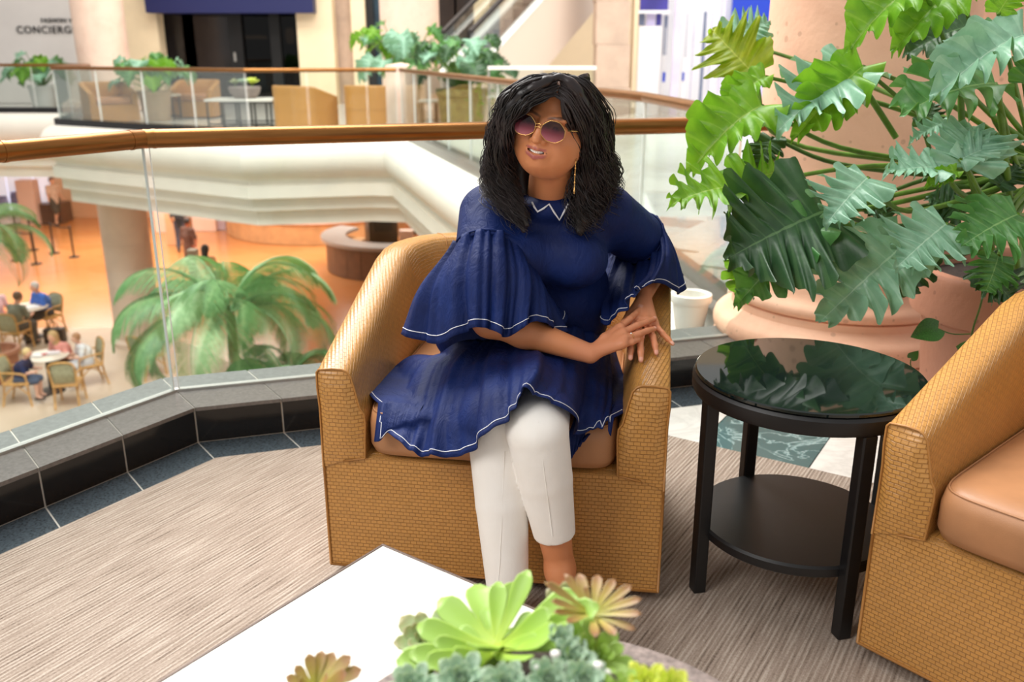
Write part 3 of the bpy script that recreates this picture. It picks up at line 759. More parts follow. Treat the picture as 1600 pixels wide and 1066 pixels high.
# tint by place on the body: lips, brows, nails
L = (V-HO) @ HR; L[:, 2] = np.where(L[:, 2] < 0, L[:, 2]/.86, L[:, 2])
col = np.tile(np.array(lin((210, 136, 90))[:3]), (len(V), 1))
def blend(mask, c): 
    global col
    col = col*(1-mask[:, None])+np.array(lin(c)[:3])*mask[:, None]
def sm(x, a, b): t = np.clip((x-a)/(b-a), 0, 1); return t*t*(3-2*t)
def near_line(P, pts):
    d = np.full(len(P), 9.0)
    for a, b in zip(pts, pts[1:]):
        a, b = np.array(a), np.array(b); t = np.clip(((P-a) @ (b-a))/((b-a) @ (b-a)), 0, 1); d = np.minimum(d, np.linalg.norm(P-a-t[:, None]*(b-a), axis=1))
    return d
hd = np.linalg.norm(L, axis=1) < .2
up_ = near_line(L, [(-.037, -.079, -.0545), (-.018, -.1, -.06), (0, -.106, -.0595), (.018, -.1, -.06), (.037, -.079, -.0545)])
lo_ = near_line(L, [(-.036, -.08, -.0575), (-.018, -.098, -.0765), (0, -.105, -.0835), (.018, -.098, -.0765), (.036, -.08, -.0575)])
lip = np.maximum(1-sm(up_, .0036, .0058), 1-sm(lo_, .0046, .0072))*hd
blend(lip, (166, 84, 80))
inm = (np.abs(L[:, 0]) < .026) & (np.abs(L[:, 2]+.069-.008*(L[:, 0]/.03)**2) < .0045) & (L[:, 1] > -.0995) & (L[:, 1] < -.06) & hd; blend(inm*1.0, (70, 28, 26))
for sx in (-1, 1):
    br = near_line(L, [(sx*.012, -.098, .019), (sx*.03, -.097, .026), (sx*.052, -.078, .02)]); blend((1-sm(br, .0035, .0065))*hd*.9, (52, 32, 24))
    ey = np.linalg.norm(L-np.array((sx*.032, -.0975, -.004)), axis=1); blend((1-sm(ey, .008, .011))*hd, (52, 34, 28))
chk = np.exp(-((np.abs(L[:, 0])-.04)**2+(L[:, 2]+.032)**2)/.00035)*hd*(L[:, 1] < -.04); blend(chk*.25, (206, 112, 82))
for f in f1+f2:
    t = np.array(f[-1]); d = nrm(t-np.array(f[-2])); up = np.array((0, -.25, 1.0)); up = nrm(up-d*(up @ d)); q = V-(t+up*.006+d*.001)
    n_ = np.maximum(np.abs(q @ d)/.0075, np.linalg.norm(q-np.outer(q @ d, d), axis=1)/.0062); blend(1-sm(n_, .85, 1.1), (232, 176, 156))
hand_m = np.minimum(near_line(V, [wL, m1[1], f1[1][-1]]), near_line(V, [wR, m2[1], f2[1][-1]])); blend((1-sm(hand_m, .03, .07))*.35, (222, 146, 116))
link('body', np_mesh('body', V, Fq, M_skin, col), wom)
# teeth
tm = MB(); xs = np.linspace(-.025, .025, 11)
for a, b in zip(xs, xs[1:]):
    g = .0003; yy = lambda x: -.1005+.012*(abs(x)/.025)**2; zt = lambda x: -.0625+.0045*(abs(x)/.025)**2
    tm.add([tuple(hp(x, yy(x)+dy, z)) for x in (a+g, b-g) for dy in (0, .004) for z in (zt(x), zt(x)-.0098*(1-.5*(abs(x)/.025)**2))], [(0, 1, 5, 4), (0, 2, 3, 1), (4, 5, 7, 6), (1, 3, 7, 5), (0, 4, 6, 2)])
o = part('teeth', tm, mat('tooth_enamel', (250, 244, 234), .25), wom, 20); o['kind'] = 'stuff'

# ------------------------------------------------------------------ tunic
T = SDF()
T.ell((.03, 2.38, .72), (.155, .125, .15)).ell((.085, 2.315, .90), (.165, .112, .145), k=.06)
for sx in (-1, 1): T.ell((.095+sx*.075, 2.225, .875), (.075, .065, .07), k=.05)
T.cap(sL+np.array((.05, 0, .005)), sR-np.array((.05, 0, -.005)), .068, k=.05)
cL = np.array(at(762, 388, 2.225)); cR = np.array((.345, 2.42, .895))
dL, dR = nrm(cL-sL), nrm(cR-sR)
T.cap(sL+np.array((0, 0, -.008)), cL+dL*.03, .078, .083, k=.04, clip=(cL+dL*.012, dL)); T.cap(sR+np.array((-.01, 0, -.01)), cR+dR*.03, .075, .074, k=.04, clip=(cR+dR*.012, dR))
T.ell((.02, 2.38, .63), (.175, .14, .10), k=.05).ell((.15, 2.375, .72), (.125, .11, .17), k=.05).ell((-.07, 2.40, .62), (.15, .13, .10), k=.05)
T.ell((.098, 2.225, 1.01), (.075, .045, .035), k=.03); T.cap((.098, 2.25, 1.092), hp(0, .0, -.13), .05, .06, k=.008, op='s')
V2_, F2_ = T.mesh(.0042); V2_ = relax(V2_, F2_, 2, .5)
bod = link('tunic_bodice', np_mesh('tunic_bodice', V2_, F2_, M_navy), wom)
def hit(u, v, sd, y0=1.9, y1=2.5, lift=.001):
    Ys = np.linspace(y0, y1, 500); P = np.array([at(u, v, Y) for Y in Ys]); d = sd.ev(P)
    i = int(np.argmax(d < lift)); return P[i] if (d < lift).any() else P[-1]
clr = MB(); cpx = [(831, 316), (835, 324), (840, 331), (849, 326), (858, 319), (866, 332), (874, 344), (881, 332), (888, 318)]
cp3 = [hit(u, v, T, lift=.003) for u, v in cpx]
part('collar_trim', clr.tube([tuple(p) for p in cp3], .0026, 6), M_stitch, wom, 180, label='white beaded zigzag collar trim')
# gathered cloth sheets
COLL = SDF(); COLL.chain([hipL, kL, aL], [.098, .083, .06], k=.03); COLL.chain([hipR, kR, aR], [.098, .085, .06], k=.03); COLL.ell((.0, 2.42, .6), (.175, .14, .12), k=.04)
COLL.cap(eL+(wL-eL)*.05, wL, .048, .03, k=.005)
cs_, ss_ = math.cos(RZ1), math.sin(RZ1)
def push(P, sd, m=.004, it=4):
    e = 1e-3; P = P.copy(); sh = P.shape; Q = P.reshape(-1, 3)
    for _ in range(it):
        d = sd.ev(Q); w_ = d < m
        if not w_.any(): break
        g = np.stack([sd.ev(Q[w_]+np.eye(3)[a]*e)-sd.ev(Q[w_]-np.eye(3)[a]*e) for a in range(3)], 1)
        Q[w_] += g/(np.linalg.norm(g, axis=1)[:, None]+1e-9)*(m-d[w_])[:, None]
    return Q.reshape(sh)
def cushion_push(P, z=.522):
    """keep the cloth above the seat cushion"""
    Q = P.copy(); dx, dy = Q[..., 0]-CH1[0], Q[..., 1]-CH1[1]; lx = dx*cs_+dy*ss_; ly = -dx*ss_+dy*cs_
    w_ = (ly > -D_/2-.03) & (Q[..., 2] < z); Q[..., 2] = np.where(w_ & (ly > -D_/2+.01), z, Q[..., 2])
    fr = (~(ly > -D_/2+.01)) & (ly > -D_/2-.055) & (Q[..., 2] < z)
    sh = np.where(fr, (-D_/2-.055)-ly, 0); Q[..., 0] += -sh*ss_; Q[..., 1] += sh*cs_; return Q
def sheet(name, rows, nc, nr, amp0, amp1, freqs, closed=False, sd=None, seat=False, stitch=(.955,), label=None, gather=0.0, pw=1.6):
    R = [catmull(r+([r[0]] if closed else []), nc+1 if closed else nc)[:nc] for r in rows]
    P = np.stack([catmull([r[c] for r in R], nr) for c in range(nc)], 1)             # nr x nc x 3
    du = np.gradient(P, axis=1); dv = np.gradient(P, axis=0); N_ = np.cross(du, dv); N_ /= np.linalg.norm(N_, axis=2)[..., None]+1e-9
    c = np.arange(nc)/nc*2*PI; t = np.linspace(0, 1, nr)[:, None]
    ph = RNG.uniform(0, 6.28, len(freqs)); wob = .25*np.sin(3*c+1.3)[None]*t
    f = sum(np.sin(q*(c[None]+wob*.35)+p)*(1.0/(1+.9*i)) for i, (q, p) in enumerate(zip(freqs, ph)))/1.4
    A_ = amp0+(amp1-amp0)*t**pw
    if gather: A_ = A_+gather*np.exp(-t*9)
    P = P+N_*(A_*f)[..., None]
    if sd is not None: P = push(P, sd)
    if seat: P = cushion_push(P)
    mb = MB().grid(P, cv=closed); o = part(name, mb, M_navy, wom, 180, label=label)
    md = o.modifiers.new('thickness', 'SOLIDIFY'); md.thickness = .0022; md.offset = 0
    for s_ in stitch:
        x = s_*(nr-1); i = int(x); q = P[i]*(1-x+i)+P[min(i+1, nr-1)]*(x-i); e_ = 0 if closed else 5
        nn = np.cross(np.gradient(q, axis=0), np.gradient(P, axis=0)[i]); nn /= np.linalg.norm(nn, axis=1)[:, None]+1e-9
        cam_ = np.array((0, 0, H))-q; sgn = np.sign(np.mean(np.sum(nn*cam_, 1)[:nc//2 if closed else nc]))
        part('hem_stitching', MB().tube([tuple(a) for a in (q+nn*sgn*.0016)[e_:nc-e_]], .0011, 5, closed=closed), M_stitch, o, 180, label='white hem stitching')
    return P
a3 = lambda *l: [np.array(at(*p)) for p in l]
sheet('tunic_skirt', [
    a3((690, 560, 2.46), (700, 553, 2.38), (718, 545, 2.31), (745, 535, 2.26), (775, 528, 2.24), (810, 525, 2.23), (845, 520, 2.22), (880, 512, 2.23), (915, 515, 2.27), (945, 530, 2.33), (958, 545, 2.42)),
    a3((640, 560, 2.42), (655, 565, 2.33), (678, 572, 2.24), (712, 572, 2.17), (752, 562, 2.13), (795, 552, 2.12), (838, 548, 2.11), (880, 560, 2.12), (918, 572, 2.17), (950, 575, 2.26), (968, 578, 2.36)),
    a3((590, 605, 2.38), (614, 628, 2.23), (652, 648, 2.08), (690, 650, 2.01), (740, 630, 1.96), (785, 600, 1.94), (835, 580, 1.935), (878, 610, 1.95), (912, 630, 2.03), (948, 622, 2.12), (978, 610, 2.26)),
    a3((562, 640, 2.30), (588, 664, 2.13), (626, 694, 1.99), (668, 713, 1.945), (718, 711, 1.90), (762, 684, 1.85), (798, 640, 1.835), (836, 610, 1.845), (874, 648, 1.87), (908, 675, 1.95), (944, 664, 2.0), (984, 642, 2.08))],
    180, 34, .003, .015, (7, 13, 23), sd=COLL, seat=True, gather=.004)
sheet('tunic_skirt', [a3((892, 640, 2.06), (925, 640, 2.06), (960, 632, 2.1)), a3((888, 680, 1.99), (912, 668, 2.02), (945, 655, 2.06)), a3((886, 728, 1.965), (900, 705, 1.985), (915, 684, 2.0))], 40, 16, .001, .004, (6,), sd=COLL, stitch=(), label='dark back hem of the tunic hanging over the cushion')
def ring(c, d, r, n, a0):
    d = nrm(d); x = nrm(np.cross(np.array((0, 1.0, 0)), d)) if abs(d[1]) < .9 else np.array((1.0, 0, 0)); x = x*np.sign(x[0] or 1); y = np.cross(d, x)
    if y[1] > 0: y = -y
    return [c+r*(math.cos(a)*x+math.sin(a)*y) for a in (a0-2*PI*np.arange(n)/n)]
hemL = a3((624, 520, 2.22), (655, 532, 2.13), (690, 537, 2.08), (730, 515, 2.04), (762, 513, 2.03), (790, 527, 2.035), (815, 514, 2.05), (836, 502, 2.07), (862, 512, 2.11), (884, 522, 2.16), (880, 495, 2.26), (838, 478, 2.31), (780, 478, 2.35), (720, 490, 2.35), (660, 503, 2.31))
n = len(hemL); r0 = ring(cL+dL*.004, dL, .083, n, PI)
midL = [.48*a+.52*b+(a-cL-dL*((a-cL) @ dL))*.26+np.array((0, 0, .012)) for a, b in zip(r0, hemL)]
sheet('bell_sleeve', [r0, midL, hemL], 220, 28, .004, .015, (11, 19, 30), True, gather=.007, stitch=(.93,), label='wide gathered bell sleeve on the left')
hemR = a3((944, 508, 2.24), (970, 490, 2.19), (983, 467, 2.19), (1000, 452, 2.22), (1030, 442, 2.27), (1063, 460, 2.35), (1066, 436, 2.47), (1040, 425, 2.54), (990, 432, 2.50), (950, 470, 2.36))
n = len(hemR); r0 = ring(cR+dR*.004, dR, .074, n, PI)
midR = [.5*a+.5*b+(a-cR-dR*((a-cR) @ dR))*.22 for a, b in zip(r0, hemR)]
sheet('bell_sleeve', [r0, midR, hemR], 170, 24, .003, .010, (11, 19), True, gather=.006, stitch=(.93,), label='gathered bell sleeve resting on the chair arm')
for c_, d_, r_ in ((cL, dL, .0845), (cR, dR, .0755)):
    part('sleeve_seam', MB().tube([tuple(p) for p in ring(c_+d_*.003, d_, r_, 40, 0)], .0026, 6, closed=True), M_navy, wom, 180)

# ------------------------------------------------------------------ trousers
Q = SDF()
for h_, k_, a_, cut in ((hipL, kL, aL, .10), (hipR, kR, aR, .265)):
    ce = a_+(k_-a_)*((cut-a_[2])/(k_[2]-a_[2]))
    dd = nrm(nrm(a_-k_)+np.array((0, 0, -.1))); Q.chain([h_, k_, k_+(ce-k_)*.45, ce+(a_-k_)*.12], [.088, .073, .065, .047], k=.0035, clip=(ce, dd))
V3, F3 = Q.mesh(.004); V3 = relax(V3, F3, 2, .5)
tr = link('trousers', np_mesh('trousers', V3, F3, M_cream), wom); 
for pts in (((834, 612), (841, 660), (848, 720), (856, 780), (863, 838)), ((789, 705), (786, 760), (784, 820), (781, 880), (778, 915))):
    part('leg_seam', MB().tube([tuple(hit(u, v, Q, 1.6, 2.3)) for u, v in pts], .0009, 5), M_cream, tr, 180)
# sandals
M_shoe = mat('blush_leather', (226, 182, 164), .4)
for a_, t_, sx in ((aL, tL, -1), (aR, tR, 1)):
    sp0 = SDF(); ball = t_+np.array((0, .045, -.018)); heel = a_+np.array((-.004, .04, -.07))
    sp0.cap(heel, ball, .026, .03, k=.02); sp0.cap(ball, t_+np.array((0, .0, -.024)), .03, .024, k=.02)
    sp0.cap(heel, (heel[0]-.002, heel[1]+.012, .02), .014, .009, k=.015)
    sp0.ell(t_+np.array((0, .03, .012)), (.041, .02, .024), k=.01)
    sp0.plane((0, 0, .0135), (0, 0, -1), np.minimum(heel, t_)-.1, np.maximum(heel, t_)+.1)
    v_, f_ = sp0.mesh(.004); link('sandal', np_mesh('sandal', relax(v_, f_, 2), f_, M_shoe), wom)

# ------------------------------------------------------------------ hair: one mass of locks
Hm = SDF()
Hm.ell(hp(0, .022, .030), (.084, .100, .082), HR, k=.02)
Hm.ell(hp(-.004, -.118, -.030), (.070, .060, .104), HR, k=.012, op='s')
gl = [[(870, 120, 2.055), (838, 135, 2.03), (806, 160, 2.04), (789, 205, 2.075), (785, 262, 2.14), (808, 310, 2.17), (824, 352, 2.17)],
      [(869, 120, 2.08), (832, 130, 2.06), (802, 165, 2.08), (788, 215, 2.11), (782, 268, 2.16), (800, 318, 2.19), (818, 362, 2.18)],
      [(868, 120, 2.12), (829, 136, 2.11), (800, 182, 2.13), (785, 232, 2.16), (779, 272, 2.19), (786, 305, 2.21), (806, 340, 2.20)],
      [(868, 120, 2.16), (822, 148, 2.17), (795, 200, 2.19), (779, 240, 2.21), (768, 272, 2.22), (780, 298, 2.24), (795, 325, 2.23)]]
gr = [[(878, 120, 2.055), (899, 140, 2.055), (912, 180, 2.085), (917, 235, 2.13), (914, 285, 2.165), (905, 325, 2.175), (902, 360, 2.175)],
      [(880, 120, 2.08), (910, 137, 2.09), (927, 185, 2.13), (932, 240, 2.17), (930, 285, 2.19), (918, 328, 2.19), (908, 366, 2.18)],
      [(883, 126, 2.12), (914, 142, 2.14), (932, 190, 2.18), (940, 240, 2.21), (942, 272, 2.23), (938, 312, 2.23), (920, 345, 2.21)],
      [(884, 130, 2.16), (919, 148, 2.18), (938, 200, 2.22), (948, 245, 2.25), (956, 278, 2.27), (942, 300, 2.27), (930, 325, 2.25)]]
gb = [[(868, 136, 2.2), (835, 150, 2.25), (815, 210, 2.27), (812, 270, 2.28), (818, 320, 2.27)], [(873, 136, 2.2), (860, 150, 2.27), (850, 210, 2.29), (840, 270, 2.30), (838, 320, 2.30)],
      [(880, 136, 2.2), (890, 150, 2.27), (893, 210, 2.27), (893, 265, 2.27), (897, 315, 2.25)], [(883, 136, 2.2), (915, 150, 2.25), (925, 210, 2.27), (925, 270, 2.28), (915, 320, 2.26)]]
def gpt(g): return [np.array(at(*p)) for p in g]
gl = [[(870, 152, 2.04), (849, 156, 2.03), (824, 165, 2.03), (801, 186, 2.05), (790, 232, 2.10), (798, 285, 2.15), (818, 345, 2.165)]]+gl
gr = [[(872, 152, 2.04), (886, 166, 2.035), (900, 192, 2.05), (909, 228, 2.09), (911, 275, 2.14), (905, 318, 2.16), (900, 358, 2.17)]]+gr
GL, GR, GB = [gpt(g) for g in gl], [gpt(g) for g in gr], [gpt(g) for g in gb]
for g in GL[1:]+GR[1:]:
    c_ = catmull(g, 12); Hm.chain(list(c_), list(np.interp(np.linspace(0, 1, 12), [0, .25, .6, 1], [.006, .014, .015, .006])), k=.02)
for g in GB: c_ = catmull(g, 8); Hm.chain(list(c_), [.02]*4+[.028]*4, k=.02)
Hm.ell(hp(-.004, -.13, -.035), (.060, .054, .104), HR, k=.01, op='s')
V4, F4 = Hm.mesh(.0045); V4 = relax(V4, F4, 2, .5)
hb = MB(); hb.add(V4.tolist(), F4.tolist())
def strands(G, n, per, curl, rad, spread=.010, lo=0.0):
    """n locks of per strands; the strands of one lock share their wave"""
    Cg = [catmull(g, 34) for g in G]
    for q_ in range(n):
        x = lo+(len(G)-1.001-lo)*((q_+RNG.uniform())/n); i = int(x); f = x-i; p0 = Cg[i]*(1-f)+Cg[i+1]*f; L_ = len(p0)
        t = np.linspace(0, 1, L_); A0 = curl*RNG.uniform(.6, 1.3); ph0 = RNG.uniform(0, 6.28); fq0 = RNG.uniform(4.5, 8.5); j0 = RNG.normal(0, 1, 3)*spread
        for _ in range(per):
            amp = (.18*A0+A0*np.clip((t-.2)/.6, 0, 1)**1.3*1.35)*RNG.uniform(.75, 1.15); ph = ph0+RNG.normal(0, .35); fq = fq0*RNG.uniform(.95, 1.05)
            j = j0+RNG.normal(0, 1, 3)*.0042
            p = p0+j*np.clip(t*3, .25, 1)[:, None]
            p = p+np.stack([np.cos(ph+fq*t*PI*1.25), np.sin(ph+fq*t*PI*1.25)*.9, np.sin(ph*2+fq*t*2.0)*.4], 1)*amp[:, None]
            m = int(L_*RNG.uniform(.8, 1)); q = p[:m]; tt = np.linspace(0, 1, m)
            r = rad*RNG.uniform(.6, 1.3)*(np.clip(tt*6, .4, 1)*(1-.8*tt**2)); hb.tube([tuple(a) for a in q], list(r), 5)
def lift(G, d):
    c = HO; return [[p+nrm(p-c+np.array((0, .03, 0)))*d*min(1, .35+.4*k) for k, p in enumerate(g)] for g in G]
for G_ in (GL, GR):
    strands(lift(G_, .003), 60, 7, .010, .0022); strands(lift(G_, .008), 50, 7, .014, .0020, .009, lo=1.0); strands(lift(G_, .010), 30, 5, .020, .0012, .012, lo=1.3)
    strands(lift(G_[:2], .002), 16, 6, .006, .0022, .004)
strands(GB, 22, 5, .012, .003, .02)
part('hair', hb, M_hair, wom, 180, label='long wavy black hair parted near the middle')['kind'] = 'stuff'

# ------------------------------------------------------------------ sunglasses, earring, ring
gm = thing('sunglasses', 'gold wire sunglasses with dark to rose tinted lenses on the woman\'s face', 'sunglasses', tuple(hp(0, -.11, 0)))
def lens_mat():
    a = NT('tinted_lens'); b = a.b; tc = a.t.nodes.new('ShaderNodeTexCoord'); sx = a.t.nodes.new('ShaderNodeSeparateXYZ'); a.l(tc.outputs['UV'], sx.inputs[0])
    c = a.ramp(sx.outputs[1], ((.05, (170, 96, 108)), (.42, (112, 50, 62)), (.72, (34, 18, 22)))); a.l(c, b.inputs['Base Color'])
    b.inputs['Roughness'].default_value = .04; b.inputs['Specular IOR Level'].default_value = .35
    b.inputs['Alpha'].default_value = .93; MATS['tinted_lens'] = a.m; return a.m
M_lens = lens_mat()
def lens_outline(sx, n=48):
    out = []
    for a in np.linspace(0, 2*PI, n+1)[:-1]:
        r = 1/max(abs(math.cos(a-PI/8*round(a/(PI/4))*2 if False else ((a+PI/8) % (PI/4))-PI/8)), .1); x, z = math.cos(a)*.0285*(.985*r*.5+.5), math.sin(a)*.0255*(.985*r*.5+.5)
        out.append((sx*.0355+x*(1 if True else 1), -.1185+.10*(abs(sx*.0355+x)-.0)**2*8*.6, -.007+z))
    return out
for sx in (-1, 1):
    ol = lens_outline(sx); c0 = (sx*.0355, -.1205+.10*(.0355**2)*4.8, -.007); lm = MB()
    Vv = [tuple(hp(*p)) for p in ol]+[tuple(hp(*(np.array(p)*.5+np.array(c0)*.5-np.array((0, .0012, 0))))) for p in ol]+[tuple(hp(c0[0], c0[1]-.0012, c0[2]))]; n = len(ol)
    uvz = [(.5, (p[2]+.007+.026)/.052) for p in ol]; uvz = uvz+[(.5, .5+(u[1]-.5)*.5) for u in uvz]+[(.5, .5)]
    Ff = [(j, (j+1) % n, n+(j+1) % n, n+j) for j in range(n)]+[(n+j, n+(j+1) % n, 2*n) for j in range(n)]
    lm.add(Vv, Ff, [[uvz[i] for i in f] for f in Ff]); part('lens', lm, M_lens, gm, 180)
    part('lens_rim', MB().tube([tuple(hp(*p)) for p in ol], .0009, 6, closed=True), M_gold, gm, 180)
    part('temple', MB().tube([tuple(hp(*p)) for p in ((sx*.063, -.103, .004), (sx*.071, -.092, .005), (sx*.079, -.03, .004), (sx*.08, .01, -.002))], .0014, 6), M_gold, gm, 180)
    part('nose_pad', MB().ell(hp(sx*.0085, -.112, -.012), (.002, .003, .0045), 8, 6), mat('clear_pad', (200, 150, 120), .2), gm, 180)
for z in (.004, -.003): part('bridge', MB().tube([tuple(hp(*p)) for p in ((-.0085, -.1185, z-.001), (0, -.1205, z+.001), (.0085, -.1185, z-.001))], .001, 6), M_gold, gm, 180)
er = MB(); ep = [np.array(at(900, 247, 2.075)), np.array(at(899, 262, 2.075)), np.array(at(898, 280, 2.08)), np.array(at(897, 303, 2.085))]
ear = part('earring', er.tube([tuple(p) for p in ep], .0012, 6), M_gold, wom, 180, label='long thin gold drop earring')
for t in (.15, .35, .55, .75, .97):
    p = catmull(ep, 21)[int(t*20)]; part('earring_bead', MB().ell(p, (.0022, .0022, .0034), 8, 6), M_gold, ear, 180)
rg = m1[2]+(f1[2][0]-m1[2])*.45; rd = nrm(f1[2][0]-m1[2]); ro = part('ring', MB().tube([tuple(p) for p in ring(rg, rd, .0094, 24, 0)], .0012, 6, closed=True), M_gold, wom, 180, label='gold ring with a small pale stone')
part('ring_stone', MB().ell(rg+nrm(np.array((-.1, -.5, .9)))*.0108, (.0028, .0028, .0022), 8, 6), mat('pale_stone', (246, 240, 232), .08, spec=.8), ro, 180)
# ------------------------------------------------------------------ leaves
def leaf_mat(name, c0, c1, vein, rough=.38, back=None, trans=.25):
    a = NT(name); tc = a.t.nodes.new('ShaderNodeTexCoord'); sp = a.t.nodes.new('ShaderNodeSeparateXYZ'); a.l(tc.outputs['UV'], sp.inputs[0])
    f = a.noise(tc.outputs['Object'], 14, 4)
    base = a.ramp(f, ((.3, c0), (.7, c1)))
    mid = a.math('LESS_THAN', a.math('ABSOLUTE', a.math('SUBTRACT', sp.outputs[1], .5)), .011)
    sv = a.math('GREATER_THAN', a.math('SINE', a.math('MULTIPLY', sp.outputs[0], 2*PI*10)), .93)
    c = a.mixc(a.math('MULTIPLY', sv, .28), base, vein); c = a.mixc(a.math('MULTIPLY', mid, .8), c, vein)
    a.l(c, a.b.inputs['Base Color']); a.b.inputs['Roughness'].default_value = rough; a.b.inputs['Specular IOR Level'].default_value = .5
    a.bump(a.math('ADD', a.math('MULTIPLY', a.math('SINE', a.math('MULTIPLY', sp.outputs[0], 2*PI*10)), .5), a.noise(tc.outputs['Object'], 40, 3)), .35, .004)
    tl = a.t.nodes.new('ShaderNodeBsdfTranslucent'); a.l(a.mixc(.5, c, (150, 205, 50)), tl.inputs[0])
    mx = a.t.nodes.new('ShaderNodeMixShader'); mx.inputs[0].default_value = trans; a.l(a.b.outputs[0], mx.inputs[1]); a.l(tl.outputs[0], mx.inputs[2]); a.l(mx.outputs[0], a.out.inputs[0])
    MATS[name] = a.m; return a.m
M_leafA = leaf_mat('leaf_mid_green', (62, 118, 62), (96, 152, 84), (150, 190, 120))
M_leafB = leaf_mat('leaf_bright_green', (92, 150, 30), (130, 182, 44), (170, 205, 90), .4, trans=.4)
M_leafC = leaf_mat('leaf_blue_green', (116, 164, 136), (152, 194, 166), (184, 216, 190), .32, trans=.2)
M_leafD = leaf_mat('leaf_dark_green', (34, 66, 40), (54, 90, 52), (96, 130, 84), .42, trans=.12)
M_leafE = leaf_mat('leaf_yellowing', (120, 150, 24), (168, 176, 34), (190, 200, 80), .42, trans=.45)
M_stem = mat('green_stem', (98, 132, 46), .45, var=.15, vscale=20)
M_stemd = mat('dark_green_stem', (74, 104, 40), .5, var=.15, vscale=20)
def philo_leaf(name, L=.40, Wd=.34, lobes=8, depth=.5, droop=.35, vfold=.35, ripple=.02, seed=0, m=None, ns=132, nt=6, slant=.48):
    """lobed heart-shaped leaf: base at the origin, midrib along +x, upper side +z"""
    g = np.random.default_rng(seed); s = np.linspace(0, 1, ns); mb = MB()
    env = np.sin(PI*np.clip(s*.94+.06, 0, 1)**.62)**.85                     # widest near the base
    jit = g.uniform(.74, 1.16, lobes*2+4)
    rows = []
    for sd in (-1, 1):
        k = s*lobes+(.25 if sd > 0 else 0); lob = .5-.5*np.cos(2*PI*k); lob = lob**.5
        dpt = depth*np.clip(s*2.2+.25, 0, 1)*np.clip((1-s)*4, 0, 1)
        w = env*Wd/2*(1-dpt*(1-lob))*np.interp(k, np.arange(len(jit)//2), jit[:len(jit)//2] if sd < 0 else jit[len(jit)//2:])
        w = w*(1+.045*np.sin(s*lobes*2*PI*2.5+seed)*np.clip(s*4, 0, 1)+.018*np.sin(s*lobes*2*PI*5.3+seed*2)); rows.append(w)
    P = np.zeros((ns, 2*nt+1, 3))
    mx_ = s*L; dz = -droop*L*s**2
    for si in range(ns):
        for ti in range(-nt, nt+1):
            t = ti/nt; w = rows[0 if t < 0 else 1][si]*abs(t)
            fw = slant*(1-1.75*np.exp(-s[si]*9))                                # the basal lobes sweep backwards
            y = math.copysign(w*math.cos(.35), t) if t else 0; x = mx_[si]*.97+w*fw
            z = dz[si]+vfold*abs(y)-1.4*vfold/max(Wd, .01)*y*y*1.3+ripple*abs(t)**1.5*math.sin(2*PI*(s[si]*lobes)+(0 if t < 0 else 1.6)+seed)+.5*ripple*abs(t)**2*math.sin(2*PI*s[si]*lobes*2.3+seed*2)
            P[si, ti+nt] = (x, y, z)
    mb.grid(P, uv=lambda i, j: (i/(ns-1), j/(2*nt)), flip=True); return mb.mesh(name, m, 180)
LEAFV = {}
def leafmesh(kind, v):
    key = (kind, v)
    if key not in LEAFV:
        m = {'A': M_leafA, 'B': M_leafB, 'C': M_leafC, 'D': M_leafD, 'E': M_leafE}[kind]
        p = [(.32, .38, 5, .64, .34, .30, .030), (.33, .34, 6, .74, .50, .45, .030), (.33, .42, 6, .58, .24, .20, .032), (.32, .37, 5, .72, .62, .5, .036)][v]
        LEAFV[key] = philo_leaf('leaf', *p, seed=v*3+ord(kind), m=m)
    return LEAFV[key]
def place_leaf(root, base, tip, up, kind, v, size=1.0, wid=1.0, stem=None, r=.006, stem_m=None):
    base, tip = Vector(base), Vector(tip); x = (tip-base); Ls = x.length; x.normalize(); z = Vector(up); z = (z-x*z.dot(x)).normalized(); y = z.cross(x)
    k = Ls/.40*size*.86
    M = Matrix((tuple(x)+(0,), tuple(y)+(0,), tuple(z)+(0,), (0, 0, 0, 1))).transposed(); M = Matrix.Translation(base) @ M @ Matrix.Diagonal((k, k*wid, k, 1))
    o = bpy.data.objects.new('leaf', leafmesh(kind, v)); COL.objects.link(o); o.parent = root; o.matrix_parent_inverse = root_inv(root); o.matrix_local = M
    o.matrix_basis = M
    if stem is not None:
        pts = catmull([stem[0]]+list(stem[1:])+[tuple(base)], 14); n = len(pts)
        st = MB().tube([tuple(p) for p in pts], list(np.linspace(r*1.35, r*.8, n)), 8)
        part('petiole', st, stem_m or M_stem, root, 180)
    return o
# ------------------------------------------------------------------ terracotta pot with the big philodendron
M_terra = stone_mat('terracotta', (186, 128, 102), (158, 102, 80))
px_, py_ = 1.80, 3.0
pot = thing('terracotta_pot', 'large terracotta pot with a thick rolled rim at the right edge', 'pot', (px_, py_, .0))
part('pot_body', MB().lathe([(0, 0), (.255, 0), (.268, .01), (.285, .06), (.33, .47), (.345, .49), (.345, .505)], (px_, py_, 0), 56), M_terra, pot, 40)
part('pot_rim', MB().lathe([(.345, .5), (.372, .508), (.378, .53), (.372, .62), (.378, .65), (.37, .665), (.345, .67), (.335, .655), (.335, .58), (.0, .58)], (px_, py_, 0), 56), M_terra, pot, 40)
part('soil', MB().lathe([(0, .625), (.2, .622), (.334, .615), (.334, .6), (0, .6)], (px_, py_, 0), 40), M_soil, pot, 180)
ph = thing('philodendron', 'huge split-leaf philodendron spilling out of the terracotta pot past the column', 'plant', (px_, py_, .62))
tr_ = MB(); 
part('trunk', tr_.tube([(px_, py_, .60), (px_-.03, py_-.02, .85), (px_+.02, py_+.0, 1.1)], [.05, .045, .04], 12), M_stemd, ph, 180)
cr = np.array((px_-.02, py_-.02, 1.0))
UPF = (0, -.45, .9)                                   # most blades face up and towards the light of the atrium
